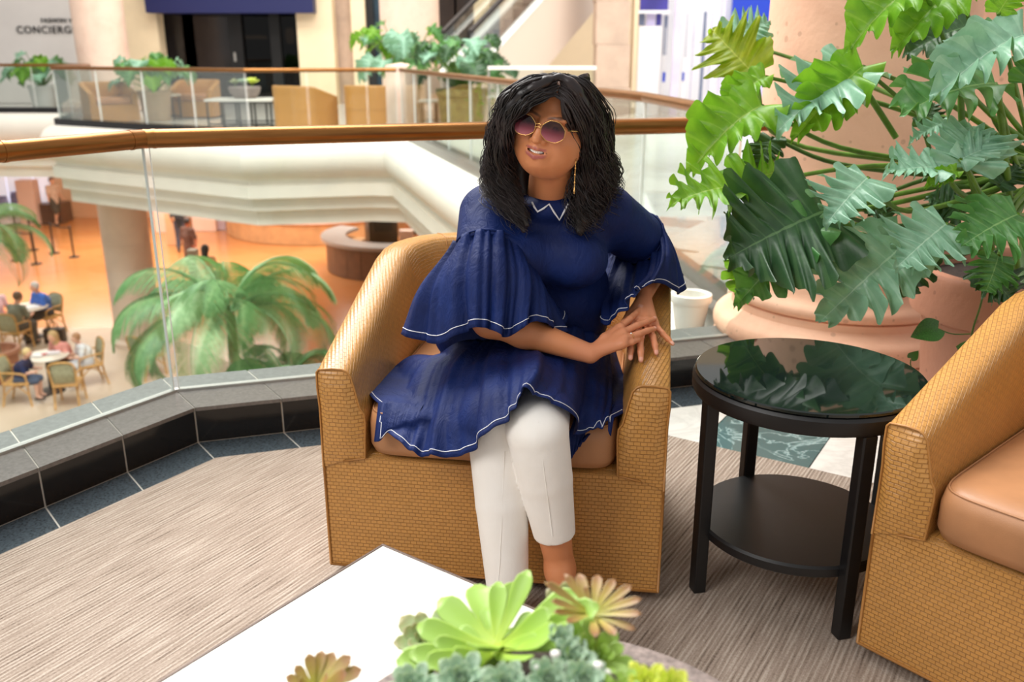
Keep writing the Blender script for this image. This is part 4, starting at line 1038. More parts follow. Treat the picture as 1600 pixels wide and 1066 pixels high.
# (base px, tip px, depth base, depth tip, up, kind, variant, size, width, stem)
LV = [
 ((1178, 116), (1085, 18), 3.25, 3.35, (-.45, -.9, .2), 'E', 0, 1.15, 1.05, (1240, 225, 3.2)),
 ((1140, 60), (1200, 25), 3.6, 3.6, (0, -.8, .6), 'C', 2, 1.5, 1.0, None),
 ((1350, 108), (1205, 165), 2.85, 2.72, (-.1, -.55, .9), 'C', 0, 1.3, .95, (1470, 200, 2.9)),
 ((1348, 104), (1215, 205), 2.84, 2.66, (-.2, -.75, .55), 'B', 1, 1.0, .8, None),
 ((1190, 165), (1050, 225), 2.9, 2.75, (-.15, -.6, .75), 'B', 3, 1.1, .9, (1330, 235, 2.95)),
 ((1196, 120), (1085, 170), 3.0, 2.95, (-.1, -.6, .8), 'B', 1, 1.0, .75, None),
 ((1150, 292), (1040, 290), 2.7, 2.6, (-.05, -.5, .85), 'B', 0, 1.25, 1.1, (1320, 330, 2.85)),
 ((1160, 290), (1275, 225), 2.72, 2.8, (-.1, -.85, .45), 'B', 3, 1.1, 1.1, None),
 ((1288, 330), (1110, 400), 2.62, 2.45, (.1, -.75, .65), 'D', 2, 1.12, 1.15, (1420, 352, 2.75)),
 ((1275, 352), (1130, 470), 2.60, 2.46, (-.3, -.75, .4), 'A', 1, 1.15, .8, (1400, 365, 2.8)),
 ((1180, 380), (1135, 498), 2.72, 2.62, (-.5, -.7, .3), 'B', 3, 1.0, .8, None),
 ((1355, 278), (1300, 330), 2.6, 2.52, (-.1, -.6, .75), 'C', 2, 1.6, 1.1, (1430, 330, 2.72)),
 ((1470, 262), (1382, 252), 2.5, 2.45, (.0, -.5, .85), 'C', 2, 1.25, .85, (1520, 310, 2.6)),
 ((1495, 268), (1430, 285), 2.48, 2.44, (.0, -.6, .7), 'B', 1, .9, .7, None),
 ((1510, 262), (1535, 165), 2.5, 2.6, (-.1, -.8, .6), 'C', 2, 1.15, 1.35, (1560, 330, 2.62)),
 ((1500, 250), (1598, 195), 2.5, 2.55, (.05, -.6, .8), 'C', 0, 1.1, .7, None),
 ((1410, 385), (1275, 500), 2.58, 2.40, (.12, -.7, .7), 'C', 1, 1.1, 1.15, (1500, 380, 2.7)),
 ((1478, 350), (1395, 415), 2.5, 2.4, (.0, -.65, .75), 'C', 2, 1.2, 1.2, (1550, 370, 2.62)),
 ((1590, 335), (1505, 370), 2.45, 2.38, (-.1, -.6, .8), 'A', 2, 1.35, 1.2, (1640, 340, 2.6)),
 ((1555, 130), (1415, 130), 2.65, 2.55, (-.05, -.45, .9), 'A', 0, 1.35, 1.2, (1590, 260, 2.75)),
 ((1600, 55), (1450, 95), 2.55, 2.42, (-.05, -.5, .9), 'C', 1, 1.15, .85, (1640, 220, 2.7)),
 ((1520, 40), (1405, 60), 2.85, 2.8, (-.1, -.6, .75), 'D', 0, 1.2, 1.1, (1560, 200, 2.9)),
 ((1440, -25), (1315, 18), 2.7, 2.6, (-.1, -.5, .85), 'B', 3, 1.2, .9, (1520, 150, 2.85)),
 ((1500, -20), (1380, 40), 2.75, 2.62, (-.1, -.5, .85), 'B', 1, 1.1, .9, (1550, 140, 2.9)),
 ((1480, 190), (1398, 215), 2.75, 2.72, (-.05, -.5, .8), 'C', 0, 1.0, .7, (1500, 250, 2.8)),
 ((1530, 420), (1600, 470), 2.5, 2.42, (.1, -.75, .6), 'D', 2, 1.3, 1.1, (1560, 390, 2.62)),
 ((1560, 400), (1545, 460), 2.46, 2.4, (0, -.8, .5), 'A', 2, 1.3, 1.2, None),
 ((1440, 395), (1400, 470), 2.7, 2.62, (0, -.7, .6), 'D', 0, 1.2, 1.0, (1520, 390, 2.75)),
 ((1205, 215), (1175, 275), 3.05, 3.0, (-.3, -.7, .4), 'D', 2, 1.1, 1.0, (1330, 260, 3.0)),
 ((1600, 130), (1640, 60), 2.6, 2.6, (0, -.6, .8), 'A', 0, 1.5, 1.1, (1620, 260, 2.7)),
 ((1560, 20), (1600, -40), 2.6, 2.6, (0, -.8, .5), 'B', 2, 1.2, 1.0, (1590, 150, 2.75)),
 ((1440, 200), (1480, 130), 2.9, 2.95, (-.1, -.8, .5), 'D', 0, 1.0, .8, (1490, 290, 2.9)),
 ((1350, 315), (1420, 350), 2.9, 2.85, (0, -.6, .8), 'D', 2, 1.1, .9, None),
 ((1250, 300), (1180, 330), 2.95, 2.85, (-.1, -.6, .7), 'D', 0, 1.2, 1.0, (1400, 330, 2.95)),
 ((1500, 330), (1450, 300), 2.8, 2.78, (-.1, -.8, .5), 'D', 2, 1.2, 1.0, None),
 ((1560, 290), (1600, 250), 2.7, 2.7, (0, -.7, .6), 'D', 0, 1.3, 1.0, None),
]
for (b_, t_, yb_, yt_, up_, kd, vv, sz, wd, stm) in LV:
    bp, tp = at(b_[0], b_[1], yb_), at(t_[0], t_[1], yt_)
    if stm: sp_ = [tuple(cr+RNG.normal(0, .02, 3)*np.array((1, 1, 1.5))), tuple(at(*stm))]
    else: sp_ = [tuple(cr+RNG.normal(0, .02, 3)), tuple((np.array(bp)*.55+cr*.45)+np.array((0, .03, .04)))]
    place_leaf(ph, bp, tp, up_, kd, vv, sz, wd, sp_, .0075, M_stemd if kd == 'D' else M_stem)
# thick bare petioles that cross in front of the column
for a_, b_, c_ in (((1330, 108, 2.95), (1368, 165, 2.95), (1400, 215, 2.95)), ((1500, 120, 2.7), (1510, 250, 2.72), (1560, 420, 2.85)), ((1560, 150, 2.68), (1575, 280, 2.7), (1590, 420, 2.85)), ((1280, 352, 2.8), (1400, 355, 2.85), (1560, 380, 2.95)), ((1285, 372, 2.8), (1400, 368, 2.85), (1560, 395, 2.95))):
    part('petiole', MB().tube([tuple(p) for p in catmull([at(*a_), at(*b_), at(*c_)], 10)], [.010]*10, 8), M_stem, ph, 180)
# pothos vine hanging from the pot rim
vine = thing('pothos_vine', 'thin pothos vine with three small heart leaves trailing down the terracotta pot', 'vine', tuple(at(1525, 450, 2.66)))
vp = [at(1540, 420, 2.68), at(1534, 470, 2.62), at(1520, 515, 2.63), at(1513, 555, 2.64), at(1500, 590, 2.64)]
part('stem', MB().tube([tuple(p) for p in catmull(vp, 14)], .003, 6), M_stemd, vine, 180)
part('stem', MB().tube([tuple(p) for p in catmull([at(1516, 522, 2.63), at(1488, 522, 2.62), at(1466, 514, 2.61)], 8)], .002, 6), M_stemd, vine, 180)
part('stem', MB().tube([tuple(p) for p in catmull([at(1440, 598, 2.6), at(1424, 574, 2.6), at(1423, 562, 2.6)], 8)], .0018, 6), M_stemd, vine, 180)
def heart_leaf(m):
    s = np.linspace(0, 1, 14); rows = []
    for q in s:
        w = .42*math.sin(PI*min(1, (q*.93+.07))**.7)**.9
        rows.append([(q+(-.12*abs(t)*max(0, 1-q*5)), t*w, .12*abs(t)*w*2-.2*q*q) for t in np.linspace(-1, 1, 7)])
    return MB().grid(rows, uv=lambda i, j: (i/13*.09, j/6), flip=True).mesh('leaf', m, 180)
HL = heart_leaf(mat('pothos_green', (58, 104, 40), .35, var=.2, vscale=30))
for b_, t_, sc in (((1466, 513, 2.61), (1430, 523, 2.58), 1.05), ((1500, 552, 2.62), (1552, 552, 2.6), 1.0), ((1423, 560, 2.6), (1432, 552, 2.58), 1.2), ((1505, 575, 2.62), (1488, 562, 2.6), .9)):
    bp, tp = at(*b_), at(*t_); x = tp-bp; k = x.length*sc; x.normalize(); z = Vector((0, -.8, .6)); z = (z-x*z.dot(x)).normalized(); y = z.cross(x)
    M = Matrix((tuple(x)+(0,), tuple(y)+(0,), tuple(z)+(0,), (0, 0, 0, 1))).transposed()
    o = bpy.data.objects.new('leaf', HL); COL.objects.link(o); o.parent = vine; o.matrix_parent_inverse = root_inv(vine); o.matrix_basis = Matrix.Translation(bp) @ M @ Matrix.Scale(k, 4)

# ------------------------------------------------------------------ succulents in the bowl
def suc_leaf(name, m, prof, thick, curve, cup=.15, n=10, nt=6):
    """fleshy spoon-shaped leaf along +x, unit length"""
    rows = []
    for i in range(n+1):
        s = i/n; w = np.interp(s, [p[0] for p in prof], [p[1] for p in prof]); z = curve*s*s; th = thick*(1-.6*s)*(1 if i < n else .2); row = []
        for k in range(2*nt):
            a = 2*PI*k/(2*nt); y = w*math.cos(a); row.append((s, y, z+cup*abs(y)*abs(y)/max(.02, w)*1.0+th*math.sin(a)*(1 if math.sin(a) < 0 else .35)))
        rows.append(row)
    mb = MB().grid(rows, cv=True, uv=lambda i, j: (i/n, j/(2*nt)), flip=True); o = len(mb.v)-2*nt
    mb.f.append(tuple(o+q for q in range(2*nt))); mb.uv.append([(1, .5)]*2*nt); return mb.mesh(name, m, 180)
def suc_mat(name, inner, mid, tip, rough=.42, trans=.15):
    a = NT(name); tc = a.t.nodes.new('ShaderNodeTexCoord'); sp = a.t.nodes.new('ShaderNodeSeparateXYZ'); a.l(tc.outputs['UV'], sp.inputs[0])
    f = a.math('ADD', sp.outputs[0], a.math('MULTIPLY', a.math('SUBTRACT', a.noise(tc.outputs['Object'], 6, 3), .5), .25))
    c = a.ramp(f, ((.05, inner), (.55, mid), (.95, tip))); a.l(c, a.b.inputs['Base Color']); a.b.inputs['Roughness'].default_value = rough
    a.b.inputs['Subsurface Weight'].default_value = .15; a.b.inputs['Subsurface Radius'].default_value = (.01, .012, .004); a.b.inputs['Subsurface Scale'].default_value = .6
    MATS[name] = a.m; return a.m
S_lime = suc_mat('aeonium_lime', (170, 192, 70), (142, 178, 62), (150, 186, 88))
S_bronze = suc_mat('aeonium_bronze', (170, 172, 60), (164, 142, 70), (142, 100, 64))
S_blue = suc_mat('echeveria_blue', (126, 158, 120), (140, 172, 142), (162, 186, 158))
S_sage = suc_mat('aeonium_sage', (176, 200, 130), (158, 184, 128), (150, 140, 100))
S_yel = suc_mat('sedum_yellow', (178, 196, 50), (190, 208, 64), (214, 220, 90))
PR_spoon = [(0, .05), (.3, .09), (.65, .19), (.85, .22), (.96, .13), (1, .04)]
PR_pad = [(0, .07), (.3, .16), (.6, .27), (.8, .27), (.94, .15), (1, .03)]
PR_thin = [(0, .04), (.4, .08), (.75, .15), (.9, .13), (1, .02)]
SL = {'lime': suc_leaf('leaf', S_lime, PR_spoon, .035, .12), 'bronze': suc_leaf('leaf', S_bronze, PR_thin, .022, -.10), 'blue': suc_leaf('leaf', S_blue, PR_pad, .09, .25, .3, 7, 5),
      'sage': suc_leaf('leaf', S_sage, PR_pad, .05, .15, .2, 7, 5), 'yellow': suc_leaf('leaf', S_yel, PR_pad, .10, .2, .3, 6, 5)}
def rosette(name, label, c, R, kind, n=26, tilt=(0, 0), e0=8, e1=78, stem=0.0, group='succulents in the bowl', stem_m=None, l0=1.0, l1=.35):
    c = Vector(c); root = thing(name, label, 'succulent', tuple(c-Vector((0, 0, stem))), group=None)
    Rt = Matrix.Rotation(tilt[0], 4, 'X') @ Matrix.Rotation(tilt[1], 4, 'Y')
    if stem: part('stem', MB().tube([tuple(c-Vector((0, 0, stem))), tuple(c-Vector((0, 0, stem*.4))+Vector((.004, 0, 0))), tuple(c+Vector((0, 0, .004)))], [R*.09, R*.075, R*.10], 8), stem_m or M_stem, root, 180)
    g = random.Random(int(abs(c.x)*9973+abs(c.y)*7919))
    for i in range(n):
        f = i/(n-1); az = i*2.39996+g.uniform(-.15, .15); el = math.radians(e0+(e1-e0)*f**1.2+g.uniform(-5, 5)); k = R*(l0+(l1-l0)*f)*g.uniform(.9, 1.08)
        o = bpy.data.objects.new('leaf', SL[kind]); COL.objects.link(o); o.parent = root; o.matrix_parent_inverse = root_inv(root)
        o.matrix_basis = Matrix.Translation(c) @ Rt @ Matrix.Rotation(az, 4, 'Z') @ Matrix.Rotation(-el, 4, 'Y') @ Matrix.Scale(k, 4)
    return root
zb = bz+.125
def bowlpt(u, v, z): return atz(u, v, z)
def single_leaf(root, b_, t_, kind, k=1.0, up=(0, -.6, .8)):
    bp, tp = Vector(b_), Vector(t_); x = tp-bp; Ls = x.length; x.normalize(); z = Vector(up); z = (z-x*z.dot(x)).normalized(); y = z.cross(x)
    M = Matrix((tuple(x)+(0,), tuple(y)+(0,), tuple(z)+(0,), (0, 0, 0, 1))).transposed()
    o = bpy.data.objects.new('leaf', SL[kind]); COL.objects.link(o); o.parent = root; o.matrix_parent_inverse = root_inv(root); o.matrix_basis = Matrix.Translation(bp) @ M @ Matrix.Diagonal((Ls, Ls*k, Ls, 1)); return o
big = thing('aeonium', 'large lime green aeonium with long spoon leaves at the back of the bowl', 'succulent', tuple(at(770, 1010, .95)))
bc = at(775, 1012, .95)
part('stem', MB().tube([tuple(bc-Vector((0, 0, .05))), tuple(bc)], [.018, .02], 10), M_stem, big, 180)
for (tu_, tv_, Yt, kw) in ((830, 898, 1.02, .95), (778, 918, 1.04, 1.05), (800, 925, 1.08, .9), (640, 1032, .93, 1.1), (690, 945, 1.02, 1.25), (655, 985, .98, 1.2), (870, 960, .93, 1.1), (905, 935, 1.0, 1.2), (880, 1000, .88, 1.2), (700, 1050, .84, 1.2), (820, 1055, .83, 1.2), (745, 930, 1.08, 1.2), (905, 985, .93, 1.1), (740, 1035, .84, 1.0), (660, 1050, .88, 1.1), (805, 985, .98, .9), (830, 960, .98, 1.0), (850, 1010, .9, 1.0), (720, 985, .98, 1.3), (675, 1010, .93, 1.2), (790, 955, 1.03, 1.0), (760, 960, 1.03, 1.0), (945, 955, .93, 1.0), (915, 1000, .9, 1.1), (620, 1045, .92, 1.1)):
    single_leaf(big, bc+Vector((RNG.uniform(-.008, .008), RNG.uniform(-.008, .008), 0)), at(tu_, tv_, Yt), 'lime', kw*.62, (RNG.uniform(-.3, .3), -.5, .9))
brz = thing('aeonium', 'tall bronze tipped aeonium leaning out at the right of the bowl', 'succulent', tuple(at(925, 1015, .93)))
b2 = at(926, 962, .93)
part('stem', MB().tube([tuple(at(940, 1045, .93)), tuple(at(930, 1005, .93)), tuple(b2)], [.009, .008, .012], 8), mat('olive_stem', (150, 150, 60), .5), brz, 180)
for (tu_, tv_, Yt, kw) in ((858, 908, .92, 1.0), (868, 935, .9, 1.0), (885, 896, .96, 1.2), (905, 893, .98, 1.5), (935, 895, .98, 1.5), (960, 902, .97, 1.4), (985, 912, .95, 1.2), (1000, 932, .93, 1.1), (1000, 955, .91, 1.1), (992, 980, .9, 1.1), (960, 985, .87, 1.1), (930, 985, .86, 1.0), (890, 965, .88, 1.0), (870, 952, .9, 1.0), (945, 920, .98, 1.4), (915, 915, .95, 1.3), (975, 930, .96, 1.2)):
    single_leaf(brz, b2, at(tu_, tv_, Yt), 'bronze', kw*.55, (0, -.4, .9))
sb = thing('aeonium', 'small bronze aeonium tip at the left rim of the bowl', 'succulent', tuple(at(490, 1085, .90)))
b3 = at(492, 1080, .90)
part('stem', MB().tube([tuple(at(560, 1120, .86)), tuple(at(515, 1105, .88)), tuple(b3)], [.008, .007, .008], 8), M_stem, sb, 180)
for (tu_, tv_, Yt) in ((448, 1056, .90), (462, 1040, .91), (482, 1022, .92), (502, 1016, .93), (520, 1018, .93), (545, 1024, .92), (562, 1044, .91), (470, 1062, .88), (535, 1052, .88), (505, 1058, .87)): single_leaf(sb, b3, at(tu_, tv_, Yt), 'bronze', 1.1, (0, -.5, .9))
for (nm, lb, u, v, Y, R, kd, n, tl) in (
    ('aeonium', 'sage green aeonium rosette with speckled leaves behind the lime one', 668, 1003, 1.0, .052, 'sage', 24, (.5, -.3)),
    ('aeonium', 'small sage aeonium rosette between the lime and the bronze plants', 890, 955, 1.0, .045, 'sage', 22, (.4, .1)),
    ('aeonium', 'lime green aeonium drooping over the right rim under the bronze one', 925, 1030, .88, .055, 'lime', 22, (.5, .4)),
    ('echeveria', 'blue-green echeveria rosette at the front left of the bowl', 645, 1062, .83, .04, 'blue', 26, (.5, -.1)),
    ('echeveria', 'blue-green echeveria rosette in front of the big lime aeonium', 722, 1052, .82, .042, 'blue', 26, (.5, 0)),
    ('echeveria', 'pale blue echeveria rosette at the bottom centre of the picture', 790, 1062, .80, .04, 'blue', 26, (.5, 0)),
    ('echeveria', 'blue-green echeveria cluster head beside the white pebbles', 856, 1052, .80, .036, 'blue', 24, (.5, .1)),
    ('echeveria', 'blue-green echeveria head climbing towards the bronze aeonium', 893, 1018, .86, .036, 'blue', 24, (.4, .2)),
    ('echeveria', 'small blue-green echeveria head right of its cluster', 912, 1056, .80, .038, 'blue', 24, (.5, .2)),
    ('echeveria', 'highest blue-green echeveria head, touching the lime leaves', 878, 988, .88, .03, 'blue', 20, (.4, .1)),
    ('sedum', 'yellow-green sedum rosette at the right rim', 1010, 1058, .80, .034, 'yellow', 22, (.4, .2)),
    ('sedum', 'yellow-green sedum rosette nearest the right edge of the bowl', 1050, 1066, .79, .034, 'yellow', 22, (.4, .3)),
    ('sedum', 'yellow-green sedum rosette left of its two neighbours', 972, 1066, .79, .032, 'lime', 22, (.4, .1))):
    if kd in ('blue', 'yellow') or nm == 'sedum': v += 14; R *= .85
    rosette(nm, lb, at(u, v, Y), R, kd, n, tl, 4, 80, stem=max(.01, at(u, v, Y)[2]-zb))
for q, (u, v) in enumerate(((935, 1040), (948, 1052), (868, 1022), (836, 1042))):
    c = at(u, v, .81); o = tag(part('pebble', MB().ell(c, (.006, .005, .004), 8, 6), M_whitepot, None, 180), ('white pebble nearest the yellow-green sedum', 'white pebble at the foot of the drooping lime aeonium', 'white pebble between the lime aeonium and the echeverias', 'leftmost of the four white pebbles in the bowl')[q], 'pebble', 'white pebbles in the bowl')
# ------------------------------------------------------------------ the opposite lounge and shop fronts on the upper level
def wallbox(name, u0, u1, v0, v1, Y, m, depth=.3, parent=None, kind=None, label=None, cat=None):
    """upright box whose front face spans the survey window u0..u1, v0..v1 at depth Y"""
    a, b = at(u0, v1, Y), at(u1, v0, Y); um = (a.x+b.x)/2
    o = part(name, MB().box((um, Y+depth/2, (a.z+b.z)/2), (abs(b.x-a.x), depth, abs(b.z-a.z))), m, parent)
    if label: tag(o, label, cat or 'wall', kind=kind) if parent is None else o.__setitem__('label', label)
    return o
M_wall = mat('cream_wall', (236, 214, 182), .7, var=.02, vscale=1)
M_pil = mat('cream_pilaster', (244, 222, 186), .6, var=.02, vscale=2)
M_signwall = mat('pale_grey_wall', (222, 216, 212), .35, var=.02, vscale=1)
M_darkglass = mat('dark_shop_glass', (44, 40, 40), .12, var=.15, vscale=1)
M_navypanel = mat('navy_panel', (24, 30, 84), .5)
M_blackframe = mat('black_frame', (18, 18, 20), .4)
M_teal = mat('dark_teal_glass', (44, 62, 74), .12, var=.3, vscale=2)
tag(part('wall_back', MB().box((-3, 27.4, 4.5), (32, .3, 10)), M_wall), 'cream back wall of the upper level behind the shop fronts', 'wall', kind='structure')
tag(part('wall_left', MB().box((-14.2, 26.2, 3.5), (8, .3, 7)), M_signwall), 'pale wall carrying dark concierge lettering at the far left', 'wall', kind='structure')
sg = thing('wall_sign', 'dark concierge lettering on the pale wall at the far left', 'sign', tuple(at(70, 50, 25.9)))
M_letter = mat('dark_letter', (40, 34, 34), .5)
for txt, u, v, hgt in (('CONCIERGE', 26, 52, .185), ('FASHION V', 64, 35, .105)):
    cu_ = bpy.data.curves.new('sign_lettering', 'FONT'); cu_.body = txt; cu_.size = hgt*1.49; cu_.extrude = .012; cu_.space_character = 1.12
    cu_.materials.append(M_letter); tmp = bpy.data.objects.new('lettering_source', cu_); me_ = bpy.data.meshes.new_from_object(tmp); bpy.data.objects.remove(tmp); o = bpy.data.objects.new('sign_lettering', me_); COL.objects.link(o); o['kind'] = 'stuff'
    p = at(u, v, 26.02); o.parent = sg; o.matrix_parent_inverse = root_inv(sg); o.location = p; o.rotation_euler = (PI/2, 0, 0)
def column_far(label, x, y, r, h, name='column'):
    c = thing(name, label, 'column', (x, y, 0), kind='structure')
    part('shaft', MB().lathe([(r*1.0, .28), (r*.985, .35), (r*.97, h)], (x, y, 0), 40), M_farcol, c, 40)
    part('base_moulding', MB().lathe([(0, 0), (r*1.3, 0), (r*1.3, .1), (r*1.27, .13), (r*1.25, .2), (r*1.1, .24), (r*1.02, .29), (r, .3)], (x, y, 0), 40), M_farcol, c, 40)
    return c
p = at(158, 60, 22.9); column_far('pale pink stone column left of the opposite lounge', p.x, 22.9, .61, 6)
p = at(641, 60, 20.4); column_far('pale pink stone column behind the far philodendron', p.x, 20.4, .65, 6)
np_ = at(628, 150, 16.4)
nw = thing('railing_post', 'short pink stone post at the inner corner of the far railing', 'post', (np_.x, 16.4, 0), kind='structure')
part('post_shaft', MB().lathe([(.30, .14), (.285, .2), (.28, 1.12), (.27, 1.16), (0, 1.2)], (np_.x, 16.4, 0), 32), M_farcol, nw, 40)
part('post_base', MB().lathe([(0, 0), (.37, 0), (.37, .08), (.34, .13), (.3, .15)], (np_.x, 16.4, 0), 32), M_farcol, nw, 40)
wallbox('trim_4', 197, 234, -60, 190, 25.6, M_pil, .5, kind='structure', label='cream pilaster left of the dark shop window', cat='pilaster')
wallbox('trim_5', 474, 514, -60, 190, 25.6, M_pil, .5, kind='structure', label='cream pilaster right of the dark shop window', cat='pilaster')
wallbox('trim_6', 512, 560, -60, 190, 26.2, M_taupe, .5, kind='structure', label='taupe stone wall panel right of the cream pilaster', cat='panel')
wallbox('trim_7', 557, 566, -60, 190, 26.0, M_pil, .4, kind='structure', label='thin cream strip beside the teal shop glass', cat='strip')
wallbox('trim_8', 742, 764, -60, 160, 25.4, M_pil, .5, kind='structure', label='cream pilaster left of the escalator', cat='pilaster')
sh_ = thing('window_1', 'dark shop window under a navy fascia on the far side', 'shop window', tuple(at(355, 190, 26.4)), kind='structure')
wallbox('interior', 234, 476, -60, 195, 27.2, mat('dark_interior', (34, 31, 31), .6, var=.3, vscale=1), .1, sh_)
for a_, b_ in ((236, 300), (301, 370), (374, 433), (434, 474)): wallbox('pane', a_, b_, 14, 192, 26.5, M_darkglass if a_ < 370 else glass_mat('shop_glass', (90, 86, 84), .6, .8), .03, sh_)
wallbox('mullion', 370, 374.5, 14, 192, 26.35, M_blackframe, .2, sh_); wallbox('mullion', 234, 237, 14, 192, 26.35, M_blackframe, .2, sh_); wallbox('mullion', 432.5, 434.5, 14, 192, 26.4, M_blackframe, .15, sh_)
wallbox('door_handle', 366, 368, 82, 96, 26.3, M_channel, .06, sh_)
aw = wallbox('shop_fascia', 228, 484, -70, 20, 25.2, M_navypanel, .8, label='navy blue fascia box above the dark shop window', cat='fascia')
M_lamp = mat('warm_lamp', (255, 226, 180), .5, emit=1.6)
lp_ = at(400, 59, 26.9); o = part('ceiling_lamp', MB().lathe([(0, -.03), (.28, -.03), (.33, .0), (.28, .05), (0, .07)], tuple(lp_), 24), M_lamp); tag(o, 'glowing disc lamp inside the dark shop', 'lamp')
lp_ = at(453, 56, 26.9); o = part('wall_lamp', MB().lathe([(0, -.22), (.1, -.2), (.13, 0), (.1, .2), (0, .22)], tuple(lp_), 20), M_lamp); tag(o, 'upright glowing wall lamp inside the dark shop', 'lamp')
w2 = thing('window_2', 'dark teal shop glass between the taupe wall and the column', 'shop window', tuple(at(580, 190, 26.3)), kind='structure')
wallbox('pane', 566, 600, -60, 190, 26.3, M_teal, .1, w2); wallbox('mullion', 578, 580, -60, 190, 26.2, M_blackframe, .12, w2)
w3 = thing('window_3', 'dark shop glass right of the far column', 'shop window', tuple(at(715, 190, 26.3)), kind='structure')
wallbox('pane', 680, 712, -60, 190, 26.3, M_darkglass, .1, w3); wallbox('pane', 713, 743, -60, 190, 26.3, M_darkglass, .1, w3)
# escalator rising to the right beyond the far plants
esc = thing('escalator', 'escalator with cream side panel and glass balustrades rising to the right', 'escalator', (-1.33, 16.0, 0))
ED = np.array((.54, .84, 0)); EN = np.array((-.84, .54, 0)); E0 = np.array((-1.33, 16.0, 0)); TN = math.tan(math.radians(30))
def ept(d, z, n_): return tuple(E0+ED*d+EN*n_+np.array((0, 0, d*TN+z)))
def eslab(name, d0, d1, z0, z1, n0, n1, m, lb=None):
    V = [ept(d, z, q) for d in (d0, d1) for z in (z0, z1) for q in (n0, n1)]
    mb = MB().add(V, [(0, 1, 3, 2), (4, 6, 7, 5), (0, 4, 5, 1), (2, 3, 7, 6), (0, 2, 6, 4), (1, 5, 7, 3)]); return part(name, mb, m, esc, label=lb)
M_escalator = mat('cream_escalator_panel', (226, 208, 190), .5); M_bright = mat('white_metal_strip', (246, 240, 232), .3); M_step = mat('dark_step', (58, 54, 54), .5)
eslab('side_panel', 1.2, 9, -1.1, .28, 0, .06, M_escalator); eslab('side_panel', 1.2, 9, -1.1, .28, 0.75, .8, M_escalator); eslab('soffit_panel', 1.2, 9, -1.12, -1.1, 0, .8, M_escalator)
eslab('deck_strip', 1.2, 9, .28, .31, -.02, .14, M_bright); eslab('deck_strip', 1.2, 9, .28, .34, 0.62, .82, M_bright)
eslab('balustrade_glass', 1.2, 9, .31, 1.0, .08, .1, M_glass); eslab('balustrade_glass', 1.2, 9, .31, 1.0, 0.70, .72, M_glass)
eslab('escalator_handrail', 1.2, 9, 1.0, 1.07, .05, .13, mat('black_rubber', (40, 34, 32), .5)); eslab('escalator_handrail', 1.2, 9, 1.0, 1.07, 0.67, .75, MATS['black_rubber'])
for k in range(22):
    d = 1.3+k*.36; q = E0+ED*(d+.19)+EN*.38; part('step', MB().box((q[0], q[1], (d)*TN+.12), (.4, .46, .2), rz=math.atan2(ED[1], ED[0])), M_step, esc)
pr_ = thing('parapet', 'white topped glass parapet in front of the escalator foot', 'parapet', tuple(at(850, 140, 14.4)))
wallbox('parapet_cap', 762, 932, 103.5, 109, 14.2, M_bright, .25, pr_); wallbox('parapet_glass', 764, 930, 109, 190, 14.3, M_glass, .03, pr_)
for u in (764, 846, 928): wallbox('parapet_post', u-1.2, u+1.2, 109, 190, 14.28, M_channel, .05, pr_)
# stone pillar and bright glass shop front at the right
pil = thing('column', 'square taupe stone pillar left of the bright shop front', 'pillar', tuple(at(957, 185, 19)), kind='structure')
for k in range(5): wallbox('stone_block', 931, 985, 205-68*(k+1)+.4, 205-68*k, 19.0, M_taupe, .8, pil)
wallbox('trim_9', 984, 1001, -60, 195, 19.6, M_pil, .4, kind='structure', label='cream door jamb between the pillar and the bright shop front', cat='jamb')
M_lav = mat('lavender_glass', (206, 200, 236), .25, var=.06, vscale=2); M_lav2 = mat('pale_lilac_panel', (226, 218, 240), .3, var=.05, vscale=2)
M_blue = mat('cobalt_panel', (34, 66, 190), .4); M_indigo = mat('indigo_panel', (66, 62, 150), .4, var=.1, vscale=3); M_grey = mat('grey_blue_glass', (110, 122, 150), .3)
M_white = mat('bright_white_panel', (250, 250, 252), .4)
sf = thing('window_4', 'bright shop front of white, lilac and blue glass panels at the upper right', 'shop front', tuple(at(1090, 185, 21.6)), kind='structure')
for (nm, u0, u1, v0, v1, Y, m) in (('back_panel', 996, 1260, -70, 195, 22.4, M_white), ('header_panel', 1000, 1048, -70, 16, 21.6, M_indigo), ('header_strip', 997, 1046, 16, 21, 21.5, M_white),
    ('glass_panel', 998, 1008, 21, 40, 21.7, M_grey), ('glass_panel', 1010, 1024, 21, 40, 21.7, M_lav), ('glass_panel', 1025, 1034, 21, 40, 21.7, M_indigo), ('white_panel', 993, 1034, 41, 190, 21.6, M_white),
    ('glass_fin', 1036, 1044, 24, 86, 21.8, M_grey), ('glass_fin', 1045, 1070, -70, 190, 21.5, M_lav2), ('glass_fin', 1071, 1075, 20, 92, 21.9, M_grey), ('glass_fin', 1076, 1092, -70, 190, 21.5, M_lav), ('glass_fin', 1094, 1101, 18, 190, 21.9, M_grey),
    ('glass_fin', 1103, 1120, -70, 190, 21.6, M_lav), ('glass_fin', 1121, 1136, -70, 190, 21.5, M_lav2), ('blue_panel', 1140, 1262, -70, 70, 21.7, M_blue), ('glass_fin', 1140, 1160, 70, 190, 21.5, M_lav2), ('glass_fin', 1164, 1200, 72, 190, 21.6, M_lav),
    ('white_post', 1034, 1041, 43, 190, 21.4, M_white), ('white_post', 1063, 1071, 90, 190, 21.4, M_white), ('blue_marker', 1035, 1040, 113, 128, 21.35, M_blue), ('blue_marker', 1066, 1069.5, 113, 126, 21.35, M_blue)):
    wallbox(nm, u0, u1, v0, v1, Y, m, .08, sf)
